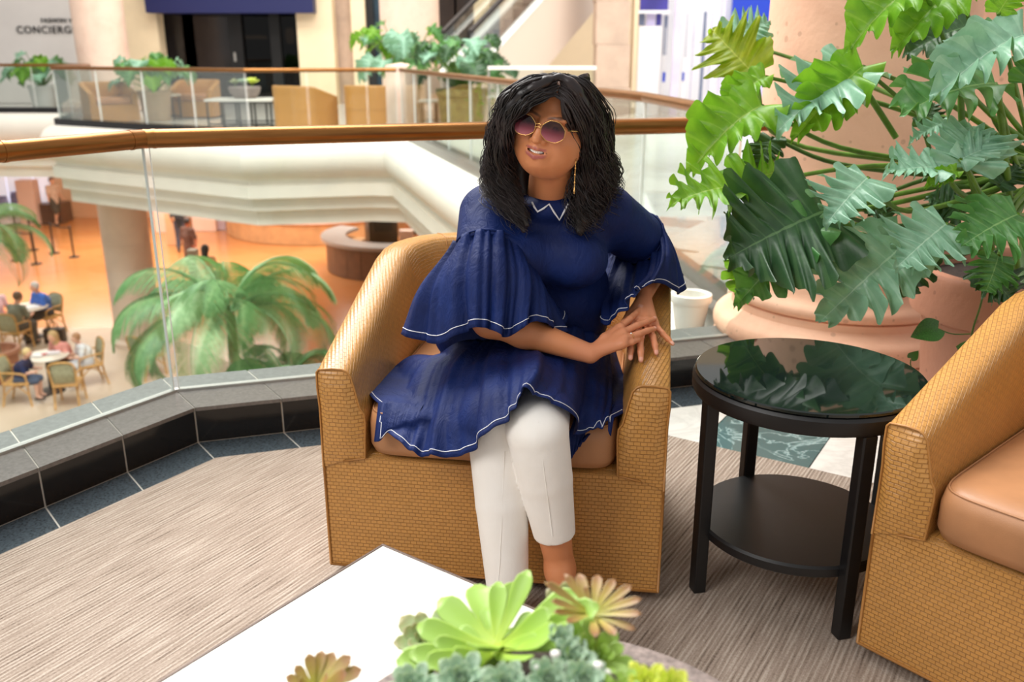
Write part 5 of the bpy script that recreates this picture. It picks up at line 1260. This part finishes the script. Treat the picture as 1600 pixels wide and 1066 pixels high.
# furniture of the opposite lounge: copies of the near chair
for (u, Y, rz_, lb) in ((172, 19.2, 40, 'tan club chair below the left far column, turned to the right'), (312, 20.6, 0, 'tan club chair facing the camera beyond the far white table'), (474, 17.3, 150, 'tan club chair with its back to the railing, right of the far white table'), (583, 17.5, 165, 'tan club chair half hidden by the short pink post')):
    o = copy_tree(chair); o['label'] = lb; o['group'] = 'club chairs of the opposite lounge'; q = at(u, 190, Y); o.location = (q.x, Y, -.014); o.rotation_euler = (0, 0, math.radians(rz_)); o.scale = (1.08, 1.08, 1.0)
def frame_table(label, cx_, cy_, w, d, h, nl, rz=0):
    t = thing('frame_table', label, 'table', (cx_, cy_, -.014))
    part('table_top', MB().box((cx_, cy_, h), (w, d, .04), rz=rz, bev=.004), M_white_top, t)
    for sx in range(nl):
        for sy in (-1, 1):
            x, y = (sx/(nl-1)-.5)*(w-.08), sy*(d/2-.04); part('leg', MB().box((cx_+x*math.cos(rz)-y*math.sin(rz), cy_+x*math.sin(rz)+y*math.cos(rz), (h-.03)/2), (.03, .03, h-.02)), M_blackmetal, t)
    for sy in (-1, 1):
        y = sy*(d/2-.04); part('stretcher', MB().box((cx_-y*math.sin(rz), cy_+y*math.cos(rz), .06), (w-.08, .025, .025), rz=rz), M_blackmetal, t)
    return t
q = at(385, 190, 18.0); frame_table('long white table on thin black legs in the opposite lounge', q.x, 18.0, 1.3, .9, .5, 5)
q2 = at(682, 190, 16.5); frame_table('small frame table right of the short pink post', q2.x, 16.5, .6, .5, .55, 3)
q3 = at(263, 190, 19.8); frame_table('small black frame table between the two far left chairs', q3.x, 19.8, .5, .5, .5, 2)
fb = thing('planter_bowl', 'grey bowl of succulents on the far white table', 'bowl', (q.x+.02, 18.0, .52))
part('bowl_body', MB().lathe([(0, 0), (.2, 0), (.28, .1), (.31, .2), (.3, .22), (.26, .2), (0, .18)], (q.x+.02, 18.0, .52), 28), M_granite, fb, 40)
for k, (dx, R, kd) in enumerate(((-.17, .14, 'sage'), (.0, .15, 'blue'), (.14, .17, 'yellow'))):
    rosette('succulent', ('sage', 'blue-green', 'yellow-green')[k]+' succulent in the bowl on the far white table', (q.x+.02+dx, 17.97+.03*k, .80), R, kd, 18, (.2, 0), 10, 80, stem=.07)
M_tanpot = mat('tan_pot', (186, 160, 132), .6, var=.05, vscale=5); M_olive = mat('mossy_pot', (128, 124, 74), .7, var=.2, vscale=8); M_greypot = mat('pale_grey_pot', (214, 212, 212), .5)
def far_plant(label, potlabel, u, Y, zc, R, n, potm, pr, phh, kinds, seed, hgt=.75, drop=.0):
    g = np.random.default_rng(seed); c = at(u, 150, Y); x, y = c.x, Y
    pt = thing('planter', potlabel, 'planter', (x, y, -.014))
    part('pot_body', MB().lathe([(0, 0), (pr*.78, 0), (pr*.84, .02), (pr, phh*.85), (pr*1.07, phh*.87), (pr*1.07, phh), (pr*.97, phh), (pr*.95, phh*.9), (0, phh*.88)], (x, y, -.014), 28), potm, pt, 40)
    r = thing('philodendron', label, 'plant', (x, y, phh-.05)); top = np.array((x, y, phh*.9))
    for i in range(n):
        az = i*2.4+g.uniform(-.4, .4); f = (i+.5)/n; el = math.radians(g.uniform(10, 35)+45*f); L_ = R*g.uniform(.55, .95)
        d = np.array((math.cos(az)*math.cos(el), math.sin(az)*math.cos(el), math.sin(el)*.95)); b_ = top+d*L_*np.array((1, 1, hgt/.75))+np.array((0, 0, .06))
        out = np.array((math.cos(az), math.sin(az), 0)); t_ = b_+(out*g.uniform(.6, .9)+np.array((0, -.12, -.25-.3*g.uniform()+drop)))*g.uniform(.55, .8)*R*.75
        place_leaf(r, b_, t_, (out[0]*.35, out[1]*.35-.35, .9), kinds[i % len(kinds)], int(g.integers(0, 4)), 1.0, g.uniform(1.0, 1.25), [tuple(top), tuple(top*.5+b_*.5+np.array((0, 0, .06)))], .010)
    return r
far_plant('split-leaf philodendron in front of the concierge sign', 'pale grey planter below the concierge sign', 68, 23.2, 1, .95, 32, M_greypot, .32, .6, 'CACB', 3)
far_plant('split-leaf philodendron between the two far left chairs', 'tan planter between the two far left chairs', 242, 19.5, 1, .95, 32, M_tanpot, .32, .62, 'CABA', 5)
far_plant('tall split-leaf philodendron in front of the far middle column', 'tan planter behind the short pink post', 633, 18.5, 1, 1.2, 36, M_tanpot, .30, .75, 'CBAC', 8, .95)
far_plant('dark split-leaf philodendron right of the far middle column', 'mossy olive planter right of the short pink post', 722, 15.7, 1, 1.0, 34, M_olive, .42, .8, 'DADC', 11, .9)
q = at(752, 130, 15.4)
tv_ = thing('trailing_ivy', 'bushy trailing ivy hanging over the mossy planter', 'plant', (q.x, 15.4, 0)); g_ = np.random.default_rng(4)
for k in range(26):
    az = g_.uniform(0, 2*PI); l_ = g_.uniform(.35, .9); p0 = np.array((q.x+g_.uniform(-.2, .2), 15.5, .95)); p1 = p0+np.array((math.cos(az)*.28, math.sin(az)*.22, -.05)); p2 = p0+np.array((math.cos(az)*.42, math.sin(az)*.33, -l_)); cv = catmull([p0, p1, p2], 9)
    sb_ = MB(); sb_.tube([tuple(p) for p in cv], .004, 4)
    for c_ in cv[2:]:
        a_ = g_.uniform(0, 6.28); s_ = g_.uniform(.05, .09); d1 = np.array((math.cos(a_), -.6, math.sin(a_)*.6))*s_; d2 = np.array((-math.sin(a_)*.5, -.1, math.cos(a_)*.6))*s_
        sb_.add([tuple(c_), tuple(c_+d1*.6+d2*.5), tuple(c_+d1*1.2), tuple(c_+d1*.6-d2*.5)], [(0, 1, 2, 3)])
    o = part('ivy_strand', sb_, M_leafA if k % 2 else M_leafB, tv_); o['kind'] = 'stuff'
# ------------------------------------------------------------------ the lower hall, five metres down
ZL = -5.0
def lower_floor_mat():
    a = NT('amber_marble'); co = a.coords('Object', None, (0, 0, math.radians(35)))
    br = a.t.nodes.new('ShaderNodeTexBrick'); a.l(co, br.inputs['Vector']); br.offset = 0; br.inputs['Scale'].default_value = 1; br.inputs['Brick Width'].default_value = 1.2; br.inputs['Row Height'].default_value = 1.2; br.inputs['Mortar Size'].default_value = .006; br.inputs['Bias'].default_value = -.2
    br.inputs['Color1'].default_value = lin((212, 142, 78)); br.inputs['Color2'].default_value = lin((194, 116, 46)); br.inputs['Mortar'].default_value = lin((190, 120, 60))
    f = a.noise(a.coords('Object', (.35, 1, 1)), .9, 5, .6, .6); c = a.mixc(a.math('MULTIPLY', f, .8), br.outputs[0], (222, 158, 104))
    a.l(c, a.b.inputs['Base Color']); a.b.inputs['Roughness'].default_value = .2; a.b.inputs['Specular IOR Level'].default_value = .5; return a.m
tag(part('floor', MB().box((-4, 26, ZL-.1), (50, 40, .2)), lower_floor_mat()), 'polished amber marble floor of the lower hall', 'floor', kind='structure')
M_tan = mat('tan_stone', (206, 184, 160), .45, var=.05, vscale=.8)
tp = [(-30, 20.8), (-9.5, 20.6), (-7.4, 19.4), (-5.4, 17.4), (-4.2, 14.0), (-4.2, 6), (-30, 6)]
tag(part('floor', MB().prism(tp[::-1], ZL, ZL+.012), M_tan), 'tan stone cafe floor of the lower hall below the railing', 'floor', kind='structure')
M_lwall = mat('peach_wall', (226, 178, 136), .6, var=.04, vscale=.6); M_pinkp = mat('pale_pink_panel', (240, 206, 188), .5, var=.03, vscale=1)
tag(part('wall_lower', MB().box((-3, 36.0, -3.2), (34, .3, 4)), M_lwall), 'peach back wall of the lower hall', 'wall', kind='structure')
tag(part('wall_far', MB().box((-24, 40, -1), (34, .3, 10)), M_plaster), 'pale end wall beyond the lower hall at the far left', 'wall', kind='structure')
def lbox(name, u0, u1, vb, h, depth, m, label, cat, Y=None, kind=None, bev=0, parent=None, z0=None):
    """box standing on the lower floor, its front foot seen at pixel row vb"""
    a = atz(u0, vb, ZL); b = atz(u1, vb, ZL); Y = a.y
    o = part(name, MB().box(((a.x+b.x)/2, Y+depth/2, (ZL if z0 is None else z0)+h/2+.012), (b.x-a.x, depth, h), bev=bev), m, parent)
    if parent is None: tag(o, label, cat, kind=kind)
    return o
M_brownbox = mat('brown_laminate', (112, 78, 58), .5, var=.08, vscale=4); M_tanpanel = mat('tan_laminate', (206, 156, 108), .5, var=.06, vscale=3)
lbox('display_panel', 243, 262, 364, 2.2, .4, M_pinkp, 'pale pink display panel left of the person in black', 'panel'); lbox('display_panel', 302, 338, 362, 2.6, .4, M_pinkp, 'wide pale pink display panel right of the person in black', 'panel')
lbox('display_panel', 339, 352, 360, 2.6, .3, mat('lilac_panel', (226, 216, 236), .4), 'narrow lilac display panel beside the wide pink one', 'panel')
lbox('partition', 262, 282, 384, 2.6, .5, M_lwall, 'peach partition behind the person in black', 'partition')
# bright shop at the far left of the lower hall
bs = thing('window_5', 'bright white and lilac shop front at the far left of the lower hall', 'shop front', tuple(atz(40, 345, ZL)), kind='structure')
M_lit = mat('lit_shop_panel', (238, 236, 250), .4, emit=.55)
for (u0, u1, m, dz) in ((-70, -20, M_lit, 3.2), (-19, 20, M_lit, 3.2), (21, 62, M_lit, 3.2), (63, 84, M_lit, 3.2)): lbox('lit_panel', u0, u1, 346, dz, .2, m, '', '', parent=bs)
M_display = mat('blue_display', (120, 128, 184), .5, var=.5, vscale=4)
for k, (u, vb, h) in enumerate(((4, 353, 1.2), (25, 350, 1.3), (52, 346, 1.7))):
    t = thing('shop_display', ('blue clothing display at the very left of the lower shop', 'blue clothing display second from the left in the lower shop', 'slim blue clothing display beside the tan podium')[k], 'display', tuple(atz(u, vb, ZL)))
    a = atz(u, vb, ZL); part('plinth', MB().box((a.x, a.y+.3, ZL+.22), (.4, .4, .4)), M_white, t)
    for q in range(3): part('garment', MB().ell((a.x-.12+.12*q, a.y+.3, ZL+h*.65), (.09, .12, h*.3), 10, 7), M_display, t, 180)
lbox('podium', 34, 60, 352, 1.7, .5, M_pinkp, 'peach podium panel behind the queue posts', 'podium'); lbox('counter', 56, 98, 350, .75, .9, mat('dark_counter', (92, 64, 54), .4), 'dark brown bench under the bright shop front', 'bench')
M_post = mat('black_post', (40, 30, 26), .45)
def stanchion(lb, u, v):
    a = atz(u, v, ZL); t = thing('stanchion', lb, 'queue post', tuple(a), group='queue posts in the lower hall')
    part('base', MB().lathe([(0, 0), (.17, 0), (.17, .02), (.05, .05), (0, .05)], tuple(a), 16), M_post, t, 40); part('post', MB().lathe([(.03, .04), (.03, .95), (.045, .96), (.045, 1.02), (0, 1.03)], tuple(a), 12), M_post, t, 40); return a
sp_pts = [stanchion(l, u, v) for l, u, v in (('black queue post nearest the lower column', 116, 402), ('black queue post second from the lower column', 85, 396), ('black queue post in the middle of the row', 57, 413), ('black queue post behind the middle one', 52, 391), ('black queue post at the left end of the row', 26, 407), ('black queue post at the back of the row', 29, 383))]
for k, (i, j) in enumerate(((0, 1), (1, 3), (2, 4))):
    a, b = sp_pts[i], sp_pts[j]; o = part('queue_belt', MB().tube([tuple(a+Vector((0, 0, .97))), tuple((a+b)/2+Vector((0, 0, .93))), tuple(b+Vector((0, 0, .97)))], .022, 6), M_post, None, 180); tag(o, ('black belt between the two posts nearest the lower column', 'black belt running back from the second queue post', 'black belt at the front left of the queue posts')[k], 'belt')
# lower column under the far gallery
lc = atz(226, 528, ZL); c_ = thing('column', 'beige stone column of the lower hall under the fascia', 'column', (lc.x, 19.6, ZL), kind='structure')
M_lcol = mat('beige_stone', (226, 202, 182), .5, var=.06, vscale=1.2)
zz = 0.0
for k in range(3): part('drum', MB().lathe([(.50, zz), (.50, zz+1.16), (.492, zz+1.168)], (lc.x, 19.6, ZL), 36), M_lcol, c_, 40); zz += 1.17
part('base_moulding', MB().lathe([(0, 0), (.6, 0), (.6, .1), (.55, .14), (.5, .16)], (lc.x, 19.6, ZL), 36), M_lcol, c_, 40)
# curved counter and round reception desk
def arc_wall(mb, c, r0, r1, a0, a1, z0, z1, n=28):
    P = [[(c[0]+r*math.cos(a), c[1]+r*math.sin(a), z) for r, z in ((r1, z0), (r1, z1), (r0, z1), (r0, z0))] for a in np.linspace(a0, a1, n)]
    mb.grid(P, cv=True, flip=True); o = len(mb.v); mb.add(P[0], [(0, 1, 2, 3)]); mb.add(P[-1], [(3, 2, 1, 0)]); return mb
cc = (-7.2, 33.9); ct2 = thing('curved_counter', 'long curved tan counter with a pale top in the lower hall', 'counter', (cc[0], cc[1], ZL))
part('counter_front', arc_wall(MB(), cc, 3.3, 3.6, math.radians(200), math.radians(330), ZL+.02, ZL+.75), M_tanpanel, ct2, 40); part('counter_top', arc_wall(MB(), cc, 3.1, 3.7, math.radians(200), math.radians(330), ZL+.75, ZL+1.0), M_pinkp, ct2, 40)
for k, (u, lb, col_) in enumerate(((438, 'blue packet on the curved counter', (70, 90, 170)), (453, 'white packet on the curved counter', (240, 238, 236)), (472, 'orange packet on the curved counter', (210, 110, 50)), (492, 'white box on the curved counter', (236, 232, 228)), (516, 'brown box at the right end of the curved counter', (150, 90, 60)))):
    a = at(u, 350, 30.75); tag(part('packet', MB().box((a.x, 30.75 if k else 30.75, ZL+1.1), (.25, .2, .2), bev=.01), mat('packet_%d' % k, col_, .5)), lb, 'packet')
dc = (-3.55, 27.3); dk = thing('round_desk', 'round dark reception desk with a grey rim in the lower hall', 'desk', (dc[0], dc[1], ZL))
for k in range(15):
    a0, a1 = math.radians(150+k*14), math.radians(150+(k+1)*14-.5); part('front_panel', arc_wall(MB(), dc, 2.1, 2.2, a0, a1, ZL+.02, ZL+.95, 5), M_brownbox, dk, 40)
part('desk_top', arc_wall(MB(), dc, 1.6, 2.35, math.radians(148), math.radians(362), ZL+.95, ZL+1.05), mat('grey_desk_top', (168, 160, 156), .3), dk, 40); part('inner_shelf', arc_wall(MB(), dc, 1.2, 2.1, math.radians(150), math.radians(360), ZL+.7, ZL+.75), M_tanpanel, dk, 40)
cb_ = thing('monitor_cabinet', 'dark cabinet of screens inside the round desk', 'cabinet', (-4.1, 27.6, ZL)); part('cabinet_body', MB().box((-4.1, 27.6, ZL+.9), (.9, .9, 1.8), rz=.3, bev=.02), mat('dark_cabinet', (60, 46, 38), .4), cb_)
part('screen', MB().box((-3.97, 27.13, ZL+1.35), (.6, .04, .45), rz=.3), M_blackframe, cb_)
tag(part('box', MB().box((-3.2, 26.7, ZL+1.0), (.42, .3, .5), bev=.02), M_pinkp), 'tan carton on the shelf of the round desk', 'box')
mo = thing('monitor', 'dark monitor at the right of the round desk', 'monitor', (-2.8, 27.2, ZL+.75)); part('screen', MB().box((-2.8, 27.2, ZL+1.25), (.75, .05, .5), rz=-.4, bev=.01), M_blackframe, mo); part('stand', MB().box((-2.8, 27.25, ZL+.88), (.12, .1, .26)), M_blackframe, mo)
lbox('wood_platform', 634, 740, 372, 1.0, 2.0, mat('brown_wood', (150, 96, 62), .4, var=.15, vscale=3), 'brown wooden counter beyond the round desk', 'counter')

# people of the lower hall, each a continuous body with clothes
def rotz(p, a, o): c, s = math.cos(a), math.sin(a); return np.array((o[0]+p[0]*c-p[1]*s, o[1]+p[0]*s+p[1]*c, o[2]+p[2]))
def small_person(label, loc, yaw, pose, scale=1.0, shirt=(60, 100, 190), legs=(60, 60, 70), hair=(60, 44, 34), skin=(206, 150, 120), bare_legs=False, longhair=False, lean=0.0, dress=False):
    L = lambda *p: rotz(np.array(p)*scale, yaw, loc); k = scale
    t = thing('person', label, 'person', tuple(loc))
    if pose == 'sit':
        hip, ch, nk, hd = (0, 0, .50), (0, .02-lean, .80), (0, -.02-lean*1.6, 1.0), (0, -.06-lean*2.2, 1.16)
        lg = [[(sx*.09, 0, .50), (sx*.11, -.40, .50), (sx*.10, -.38, .10), (sx*.10, -.52, .045)] for sx in (-1, 1)]
        ar = [[(sx*.17, -.02-lean*1.4, .94), (sx*.22, -.12-lean, .72), (sx*.12, -.36-lean, .74)] for sx in (-1, 1)]
    else:
        hip, ch, nk, hd = (0, 0, .92), (0, 0, 1.22), (0, -.01, 1.46), (0, -.03, 1.62)
        lg = [[(-.09, 0, .92), (-.10, -.16, .50), (-.10, -.06, .10), (-.10, -.2, .04)], [(.09, 0, .92), (.09, .02, .50), (.09, .22, .13), (.09, .12, .04)]]
        ar = [[(sx*.19, 0, 1.40), (sx*.25, .05*sx, 1.14), (sx*.24, -.12-.08*sx, .92)] for sx in (-1, 1)]
    b = SDF(); b.chain([L(*hip), L(*ch), L(*nk)], [.12*k, .13*k, .05*k], .05*k); b.ell(L(*hd), (.085*k, .10*k, .115*k), k=.03*k); b.cap(L(*nk), L(*hd), .05*k, .05*k, .02*k)
    b.ell(L(hd[0], hd[1]-.095, hd[2]-.01), (.016*k, .02*k, .02*k), k=.015*k)
    for q in lg: b.chain([L(*p) for p in q], [.08*k, .058*k, .038*k, .033*k], .02*k)
    for q in ar: b.chain([L(*p) for p in q], [.048*k, .04*k, .03*k], .02*k); b.ell(L(*q[-1]), (.04*k, .04*k, .035*k), k=.02*k)
    v, f = b.mesh(.022*max(.75, k)); link('body', np_mesh('body', relax(v, f, 1), f, mat('skin_%d_%d' % (skin[0], skin[1]), skin, .5)), t)
    s = SDF(); s.chain([L(hip[0], hip[1], hip[2]-.04), L(*ch), L(nk[0], nk[1], nk[2]-.07)], [.15*k, .16*k, .10*k], .05*k); s.cap(L(*ar[0][0]), L(*ar[1][0]), .075*k, k=.04*k)
    for q in ar: s.cap(L(*q[0]), L(*[a_+(c_-a_)*.85 for a_, c_ in zip(q[0], q[1])]), .07*k, .062*k, .03*k)
    if dress:
        s.cap(L(*hip), L(hip[0], hip[1]-.03, hip[2]-.42), .15*k, .20*k, .04*k)
    v, f = s.mesh(.022*max(.75, k)); link('shirt' if not dress else 'dress', np_mesh('shirt', relax(v, f, 1), f, mat('cloth_%d_%d_%d' % shirt, shirt, .8, var=.1, vscale=6)), t)
    if not dress:
        s = SDF()
        for q in lg: s.chain([L(*p) for p in (q[:2] if bare_legs else q[:3])], [.125*k, .088*k, .06*k][:2 if bare_legs else 3], .03*k)
        v, f = s.mesh(.022*max(.75, k)); link('trousers', np_mesh('trousers', relax(v, f, 1), f, mat('cloth_%d_%d_%d' % legs, legs, .8, var=.1, vscale=6)), t)
    s = SDF(); s.ell(L(hd[0], hd[1]+.022, hd[2]+.035), (.098*k, .105*k, .105*k), k=.02*k)
    if longhair: s.cap(L(hd[0], hd[1]+.05, hd[2]), L(hd[0], hd[1]+.10, hd[2]-.22), .09*k, .07*k, .03*k)
    s.ell(L(hd[0], hd[1]-.095, hd[2]-.045), (.085*k, .06*k, .085*k), k=.015*k, op='s')
    v, f = s.mesh(.02*max(.75, k)); link('hair', np_mesh('hair', relax(v, f, 1), f, mat('hair_%d_%d' % hair[:2], hair, .6)), t)
    for q in lg:
        s = SDF(); s.cap(L(q[2][0], q[2][1]+.03, .045), L(*q[3]), .045*k, .04*k, .02*k); v, f = s.mesh(.022*max(.75, k)); link('shoe', np_mesh('shoe', v, f, mat('dark_shoe', (60, 46, 42), .5)), t)
    return t
M_rattan = mat('honey_rattan', (208, 158, 92), .5, var=.12, vscale=12); M_mesh = mat('sage_woven_back', (172, 172, 142), .7, var=.1, vscale=30)
def rattan_chair(label, loc, yaw):
    """facing -y before the turn"""
    t = thing('rattan_chair', label, 'chair', tuple(loc), yaw, 'rattan cafe chairs in the lower hall')
    part('seat', MB().box((0, 0, .44), (.46, .46, .05), bev=.015), M_rattan, t, world=False)
    for sx in (-1, 1):
        part('leg', MB().tube([(sx*.21, -.21, .44), (sx*.215, -.22, .2), (sx*.22, -.24, .0)], .020, 8), M_rattan, t, 180, world=False)
        part('leg', MB().tube([(sx*.20, .21, .44), (sx*.205, .24, .2), (sx*.21, .29, .0)], .020, 8), M_rattan, t, 180, world=False)
        part('arm', MB().tube([tuple(p) for p in catmull([(sx*.21, -.21, .44), (sx*.235, -.2, .62), (sx*.245, -.05, .67), (sx*.225, .23, .68)], 12)], .018, 8), M_rattan, t, 180, world=False)
        part('brace', MB().tube([tuple(p) for p in catmull([(sx*.215, -.22, .22), (sx*.19, 0, .40), (sx*.205, .235, .22)], 9)], .012, 6), M_rattan, t, 180, world=False)
    part('back_frame', MB().tube([tuple(p) for p in catmull([(-.20, .21, .44), (-.225, .25, .7), (-.2, .29, .88), (0, .31, .93), (.2, .29, .88), (.225, .25, .7), (.20, .21, .44)], 30)], .021, 8), M_rattan, t, 180, world=False)
    rows = [[(x*w_, y+.015*(1-x*x), z) for x in np.linspace(-1, 1, 7)] for y, z, w_ in ((.22, .5, .19), (.25, .7, .205), (.285, .87, .185), (.295, .905, .12))]
    o = part('back_panel', MB().grid(rows), M_mesh, t, 180, world=False); md = o.modifiers.new('thickness', 'SOLIDIFY'); md.thickness = .015
    return t
RC = rattan_chair('rattan chair with its woven back to us at the near cafe table', tuple(atz(112, 632, ZL))[:2]+(ZL+.012,), math.radians(192))
def chair_at(lb, u, v, yaw):
    o = copy_tree(RC); o['label'] = lb; a = atz(u, v, ZL); o.location = (a.x, a.y, ZL+.012); o.rotation_euler = (0, 0, math.radians(yaw)); return o
def seatp(u, v): a = atz(u, v, ZL); return np.array((a.x, a.y, ZL+.012))
chair_at('rattan chair under the toddler in navy, seen from the side', 38, 630, 95)
chair_at('rattan chair under the child in white', 143, 602, -50)
chair_at('rattan chair behind the person in grey at the farther table', 30, 548, 175)
chair_at('rattan chair under the man in blue', 80, 522, -25)
chair_at('empty rattan chair half hidden by the palm fronds', 235, 588, 150)
def cafe_table(label, u, v, r):
    a = atz(u, v, ZL); z = ZL+.012; t = thing('cafe_table', label, 'table', (a.x, a.y, z))
    part('table_top', MB().lathe([(0, .72), (r, .72), (r+.01, .735), (r, .75), (0, .75)], (a.x, a.y, z), 28), mat('cream_top', (232, 220, 204), .4), t, 40); part('pedestal', MB().lathe([(0, 0), (.25, 0), (.24, .03), (.05, .08), (.04, .7), (.1, .72), (0, .72)], (a.x, a.y, z), 20), M_post, t, 40); return a
ta_ = cafe_table('round cafe table with papers, toddler and child around it', 82, 612, .40); tb_ = cafe_table('round cafe table with the man in blue', 52, 528, .42)
for k, (dx, dy, c_, lb) in enumerate(((-.15, -.05, (250, 246, 246), 'white paper on the near cafe table'), (.08, .1, (244, 236, 240), 'pale napkin on the near cafe table'), (-.02, -.02, (206, 50, 60), 'red packet on the near cafe table'))):
    tag(part('paper', MB().box((ta_.x+dx, ta_.y+dy, ZL+.78+.004*k), (.26 if k < 2 else .1, .2 if k < 2 else .07, .014), rz=.4*k, bev=.003), mat('paper_%d' % k, c_, .7)), lb, 'paper')
tag(part('paper', MB().box((tb_.x+.12, tb_.y-.1, ZL+.78), (.34, .26, .014), rz=.5, bev=.003), MATS['paper_0']), 'white newspaper in front of the man in blue', 'paper')
bg = atz(88, 536, ZL); t = thing('bag', 'black shopping bag on the floor beside the man in blue', 'bag', (bg.x, bg.y, ZL+.012)); part('bag_body', MB().box((bg.x, bg.y, ZL+.19), (.45, .22, .34), rz=.1, bev=.03), M_post, t); part('bag_handle', MB().tube([tuple(p) for p in catmull([(bg.x-.1, bg.y, ZL+.36), (bg.x-.06, bg.y, ZL+.5), (bg.x+.06, bg.y, ZL+.5), (bg.x+.1, bg.y, ZL+.36)], 10)], .012, 6), M_post, t, 180)
small_person('blond toddler in a navy outfit seated at the near cafe table', seatp(38, 630)+np.array((0, 0, .06)), math.radians(95), 'sit', .80, (34, 44, 84), (70, 84, 110), (226, 196, 140), (232, 180, 156), True, lean=.10)
small_person('child in a white shirt seated at the near cafe table', seatp(143, 602)+np.array((0, 0, .06)), math.radians(-50), 'sit', .82, (240, 238, 246), (214, 214, 220), (176, 128, 92), (232, 180, 150), True, lean=.06)
small_person('woman with long blond hair leaning over the near cafe table', seatp(104, 606)+np.array((0, .25, 0)), math.radians(-20), 'sit', .92, (226, 150, 140), (60, 50, 50), (196, 160, 110), (226, 170, 140), False, True, .12)
small_person('grey-haired man in a blue shirt at the farther cafe table', seatp(78, 521), math.radians(-30), 'sit', 1.0, (58, 112, 206), (60, 60, 66), (208, 200, 196), (220, 160, 132), True, lean=.06)
small_person('person in a grey-green top seen from behind at the farther table', seatp(30, 547), math.radians(165), 'sit', 1.0, (126, 128, 112), (84, 80, 76), (110, 84, 66), (214, 160, 136), False, lean=.08)
small_person('person in pink cut off at the left picture edge', seatp(2, 530), math.radians(210), 'sit', 1.0, (236, 190, 196), (214, 120, 96), (112, 80, 66), (226, 176, 152), False, True, lean=.06)
small_person('standing person in a pale top and grey skirt by the dark bench', seatp(91, 352), math.radians(60), 'stand', 1.05, (206, 180, 160), (70, 66, 60), (74, 40, 32), (220, 170, 140), True)
small_person('person in black walking away under the fascia', seatp(286, 392), math.radians(190), 'stand', 1.0, (28, 26, 30), (60, 56, 70), (30, 24, 22), (206, 150, 120), False)
small_person('walking person in a brown dress behind the palm', seatp(301, 432), math.radians(150), 'stand', 1.0, (104, 70, 58), (60, 50, 48), (50, 36, 30), (190, 110, 80), dress=True)
small_person('seated person with dark hair and cream top seen just above the palm', seatp(328, 470)+np.array((0, 0, .1)), math.radians(175), 'sit', 1.1, (240, 204, 160), (150, 146, 130), (26, 22, 22), (226, 170, 130), False, True)
lbox('partition', 299, 312, 462, 1.25, .3, mat('grey_green_panel', (138, 136, 120), .6), 'grey-green screen beside the seated person with dark hair', 'screen')

# potted palms: arching fronds with drooping leaflets
M_palm = leaf_mat('palm_green', (128, 168, 116), (168, 200, 150), (200, 222, 180), .4, trans=.25); M_palm2 = leaf_mat('palm_deep_green', (74, 120, 66), (112, 156, 96), (160, 190, 130), .42, trans=.2)
def frond(root, p0, az, el, L, m, seed, droop=1.0, lw=.021, ll=.66):
    g = np.random.default_rng(seed); n = 44; P = [np.array(p0, float)]; e = el
    for i in range(n):
        e -= droop*(.02+.07*(i/n)); d = np.array((math.cos(az)*math.cos(e), math.sin(az)*math.cos(e), math.sin(e))); P.append(P[-1]+d*L/n)
    mb = MB(); mb.tube([tuple(p) for p in P], list(np.linspace(.022, .004, n+1)), 5)
    sd = np.array((-math.sin(az), math.cos(az), 0))
    for i in range(8, n+1):
        s = (i-8)/(n-8); l_ = ll*L/2*math.sin(PI*(.18+.78*s))**.8*g.uniform(.9, 1.05); t = nrm(P[i]-P[i-1])
        for sg_ in (-1, 1):
            for rep_ in (0, .5):
                b = P[i]-(P[i]-P[i-1])*rep_; d0 = nrm(sd*sg_*.8+t*.55+np.array((0, 0, .12))); q = [b]; dd = d0.copy()
                for k in range(4): dd = nrm(dd+np.array((0, 0, -.26*droop-.05*g.uniform()))); q.append(q[-1]+dd*l_/4)
                w = nrm(np.cross(dd, np.array((0, 0, 1.0)))+t*.6); ws = [lw*.3, lw*.9, lw, lw*.7, .002]
                rows = [[tuple(a-w*x*.5), tuple(a+w*x*.5)] for a, x in zip(q, ws)]
                mb.grid(rows, uv=lambda ii, jj: (ii/40+.3, jj*.3))
    o = part('frond', mb, m, root, 180); o['kind'] = 'stuff'; return o
def palm(label, potlabel, x, y, zc, n, L, seed, els=(75, 8), azs=None, trunk=True):
    g = np.random.default_rng(seed); t = thing('palm', label, 'palm', (x, y, ZL+.5))
    pt = thing('palm_pot', potlabel, 'planter', (x, y, ZL+.012))
    part('pot_body', MB().lathe([(0, 0), (.3, 0), (.33, .03), (.4, .58), (.44, .6), (.44, .68), (.38, .68), (.36, .56), (0, .54)], (x, y, ZL+.012), 28), M_terra, pt, 40)
    part('trunk', MB().tube([(x, y, ZL+.55), (x+.03, y, (ZL+zc)/2), (x, y, zc)], [.09, .075, .07], 10), mat('palm_trunk', (132, 112, 84), .8, var=.2, vscale=12), t, 180)
    for i in range(n):
        f = (i+.5)/n; az = (i*2.39996+g.uniform(-.2, .2)) if azs is None else azs[i]; el = math.radians(els[0]+(els[1]-els[0])*f)
        frond(t, (x+math.cos(az)*.05, y+math.sin(az)*.05, zc), az, el, L*g.uniform(.85, 1.1), M_palm if g.uniform() < .6 else M_palm2, seed*50+i, 1.0)
    return t
pc = at(358, 487, 13.0); palm('big drooping palm of the lower hall seen below the near railing', 'terracotta pot of the big palm', pc.x, 13.0, pc.z, 26, 2.05, 3)
pc = at(-40, 372, 17.0); palm('palm reaching in from the left picture edge', 'terracotta pot of the palm at the left picture edge', pc.x, 17.0, pc.z, 14, 1.7, 6)
pc = at(452, 600, 12.2); palm('low palm just below the railing right of the big one', 'terracotta pot of the low palm', pc.x, 12.2, pc.z, 14, 1.1, 9, (80, 20))
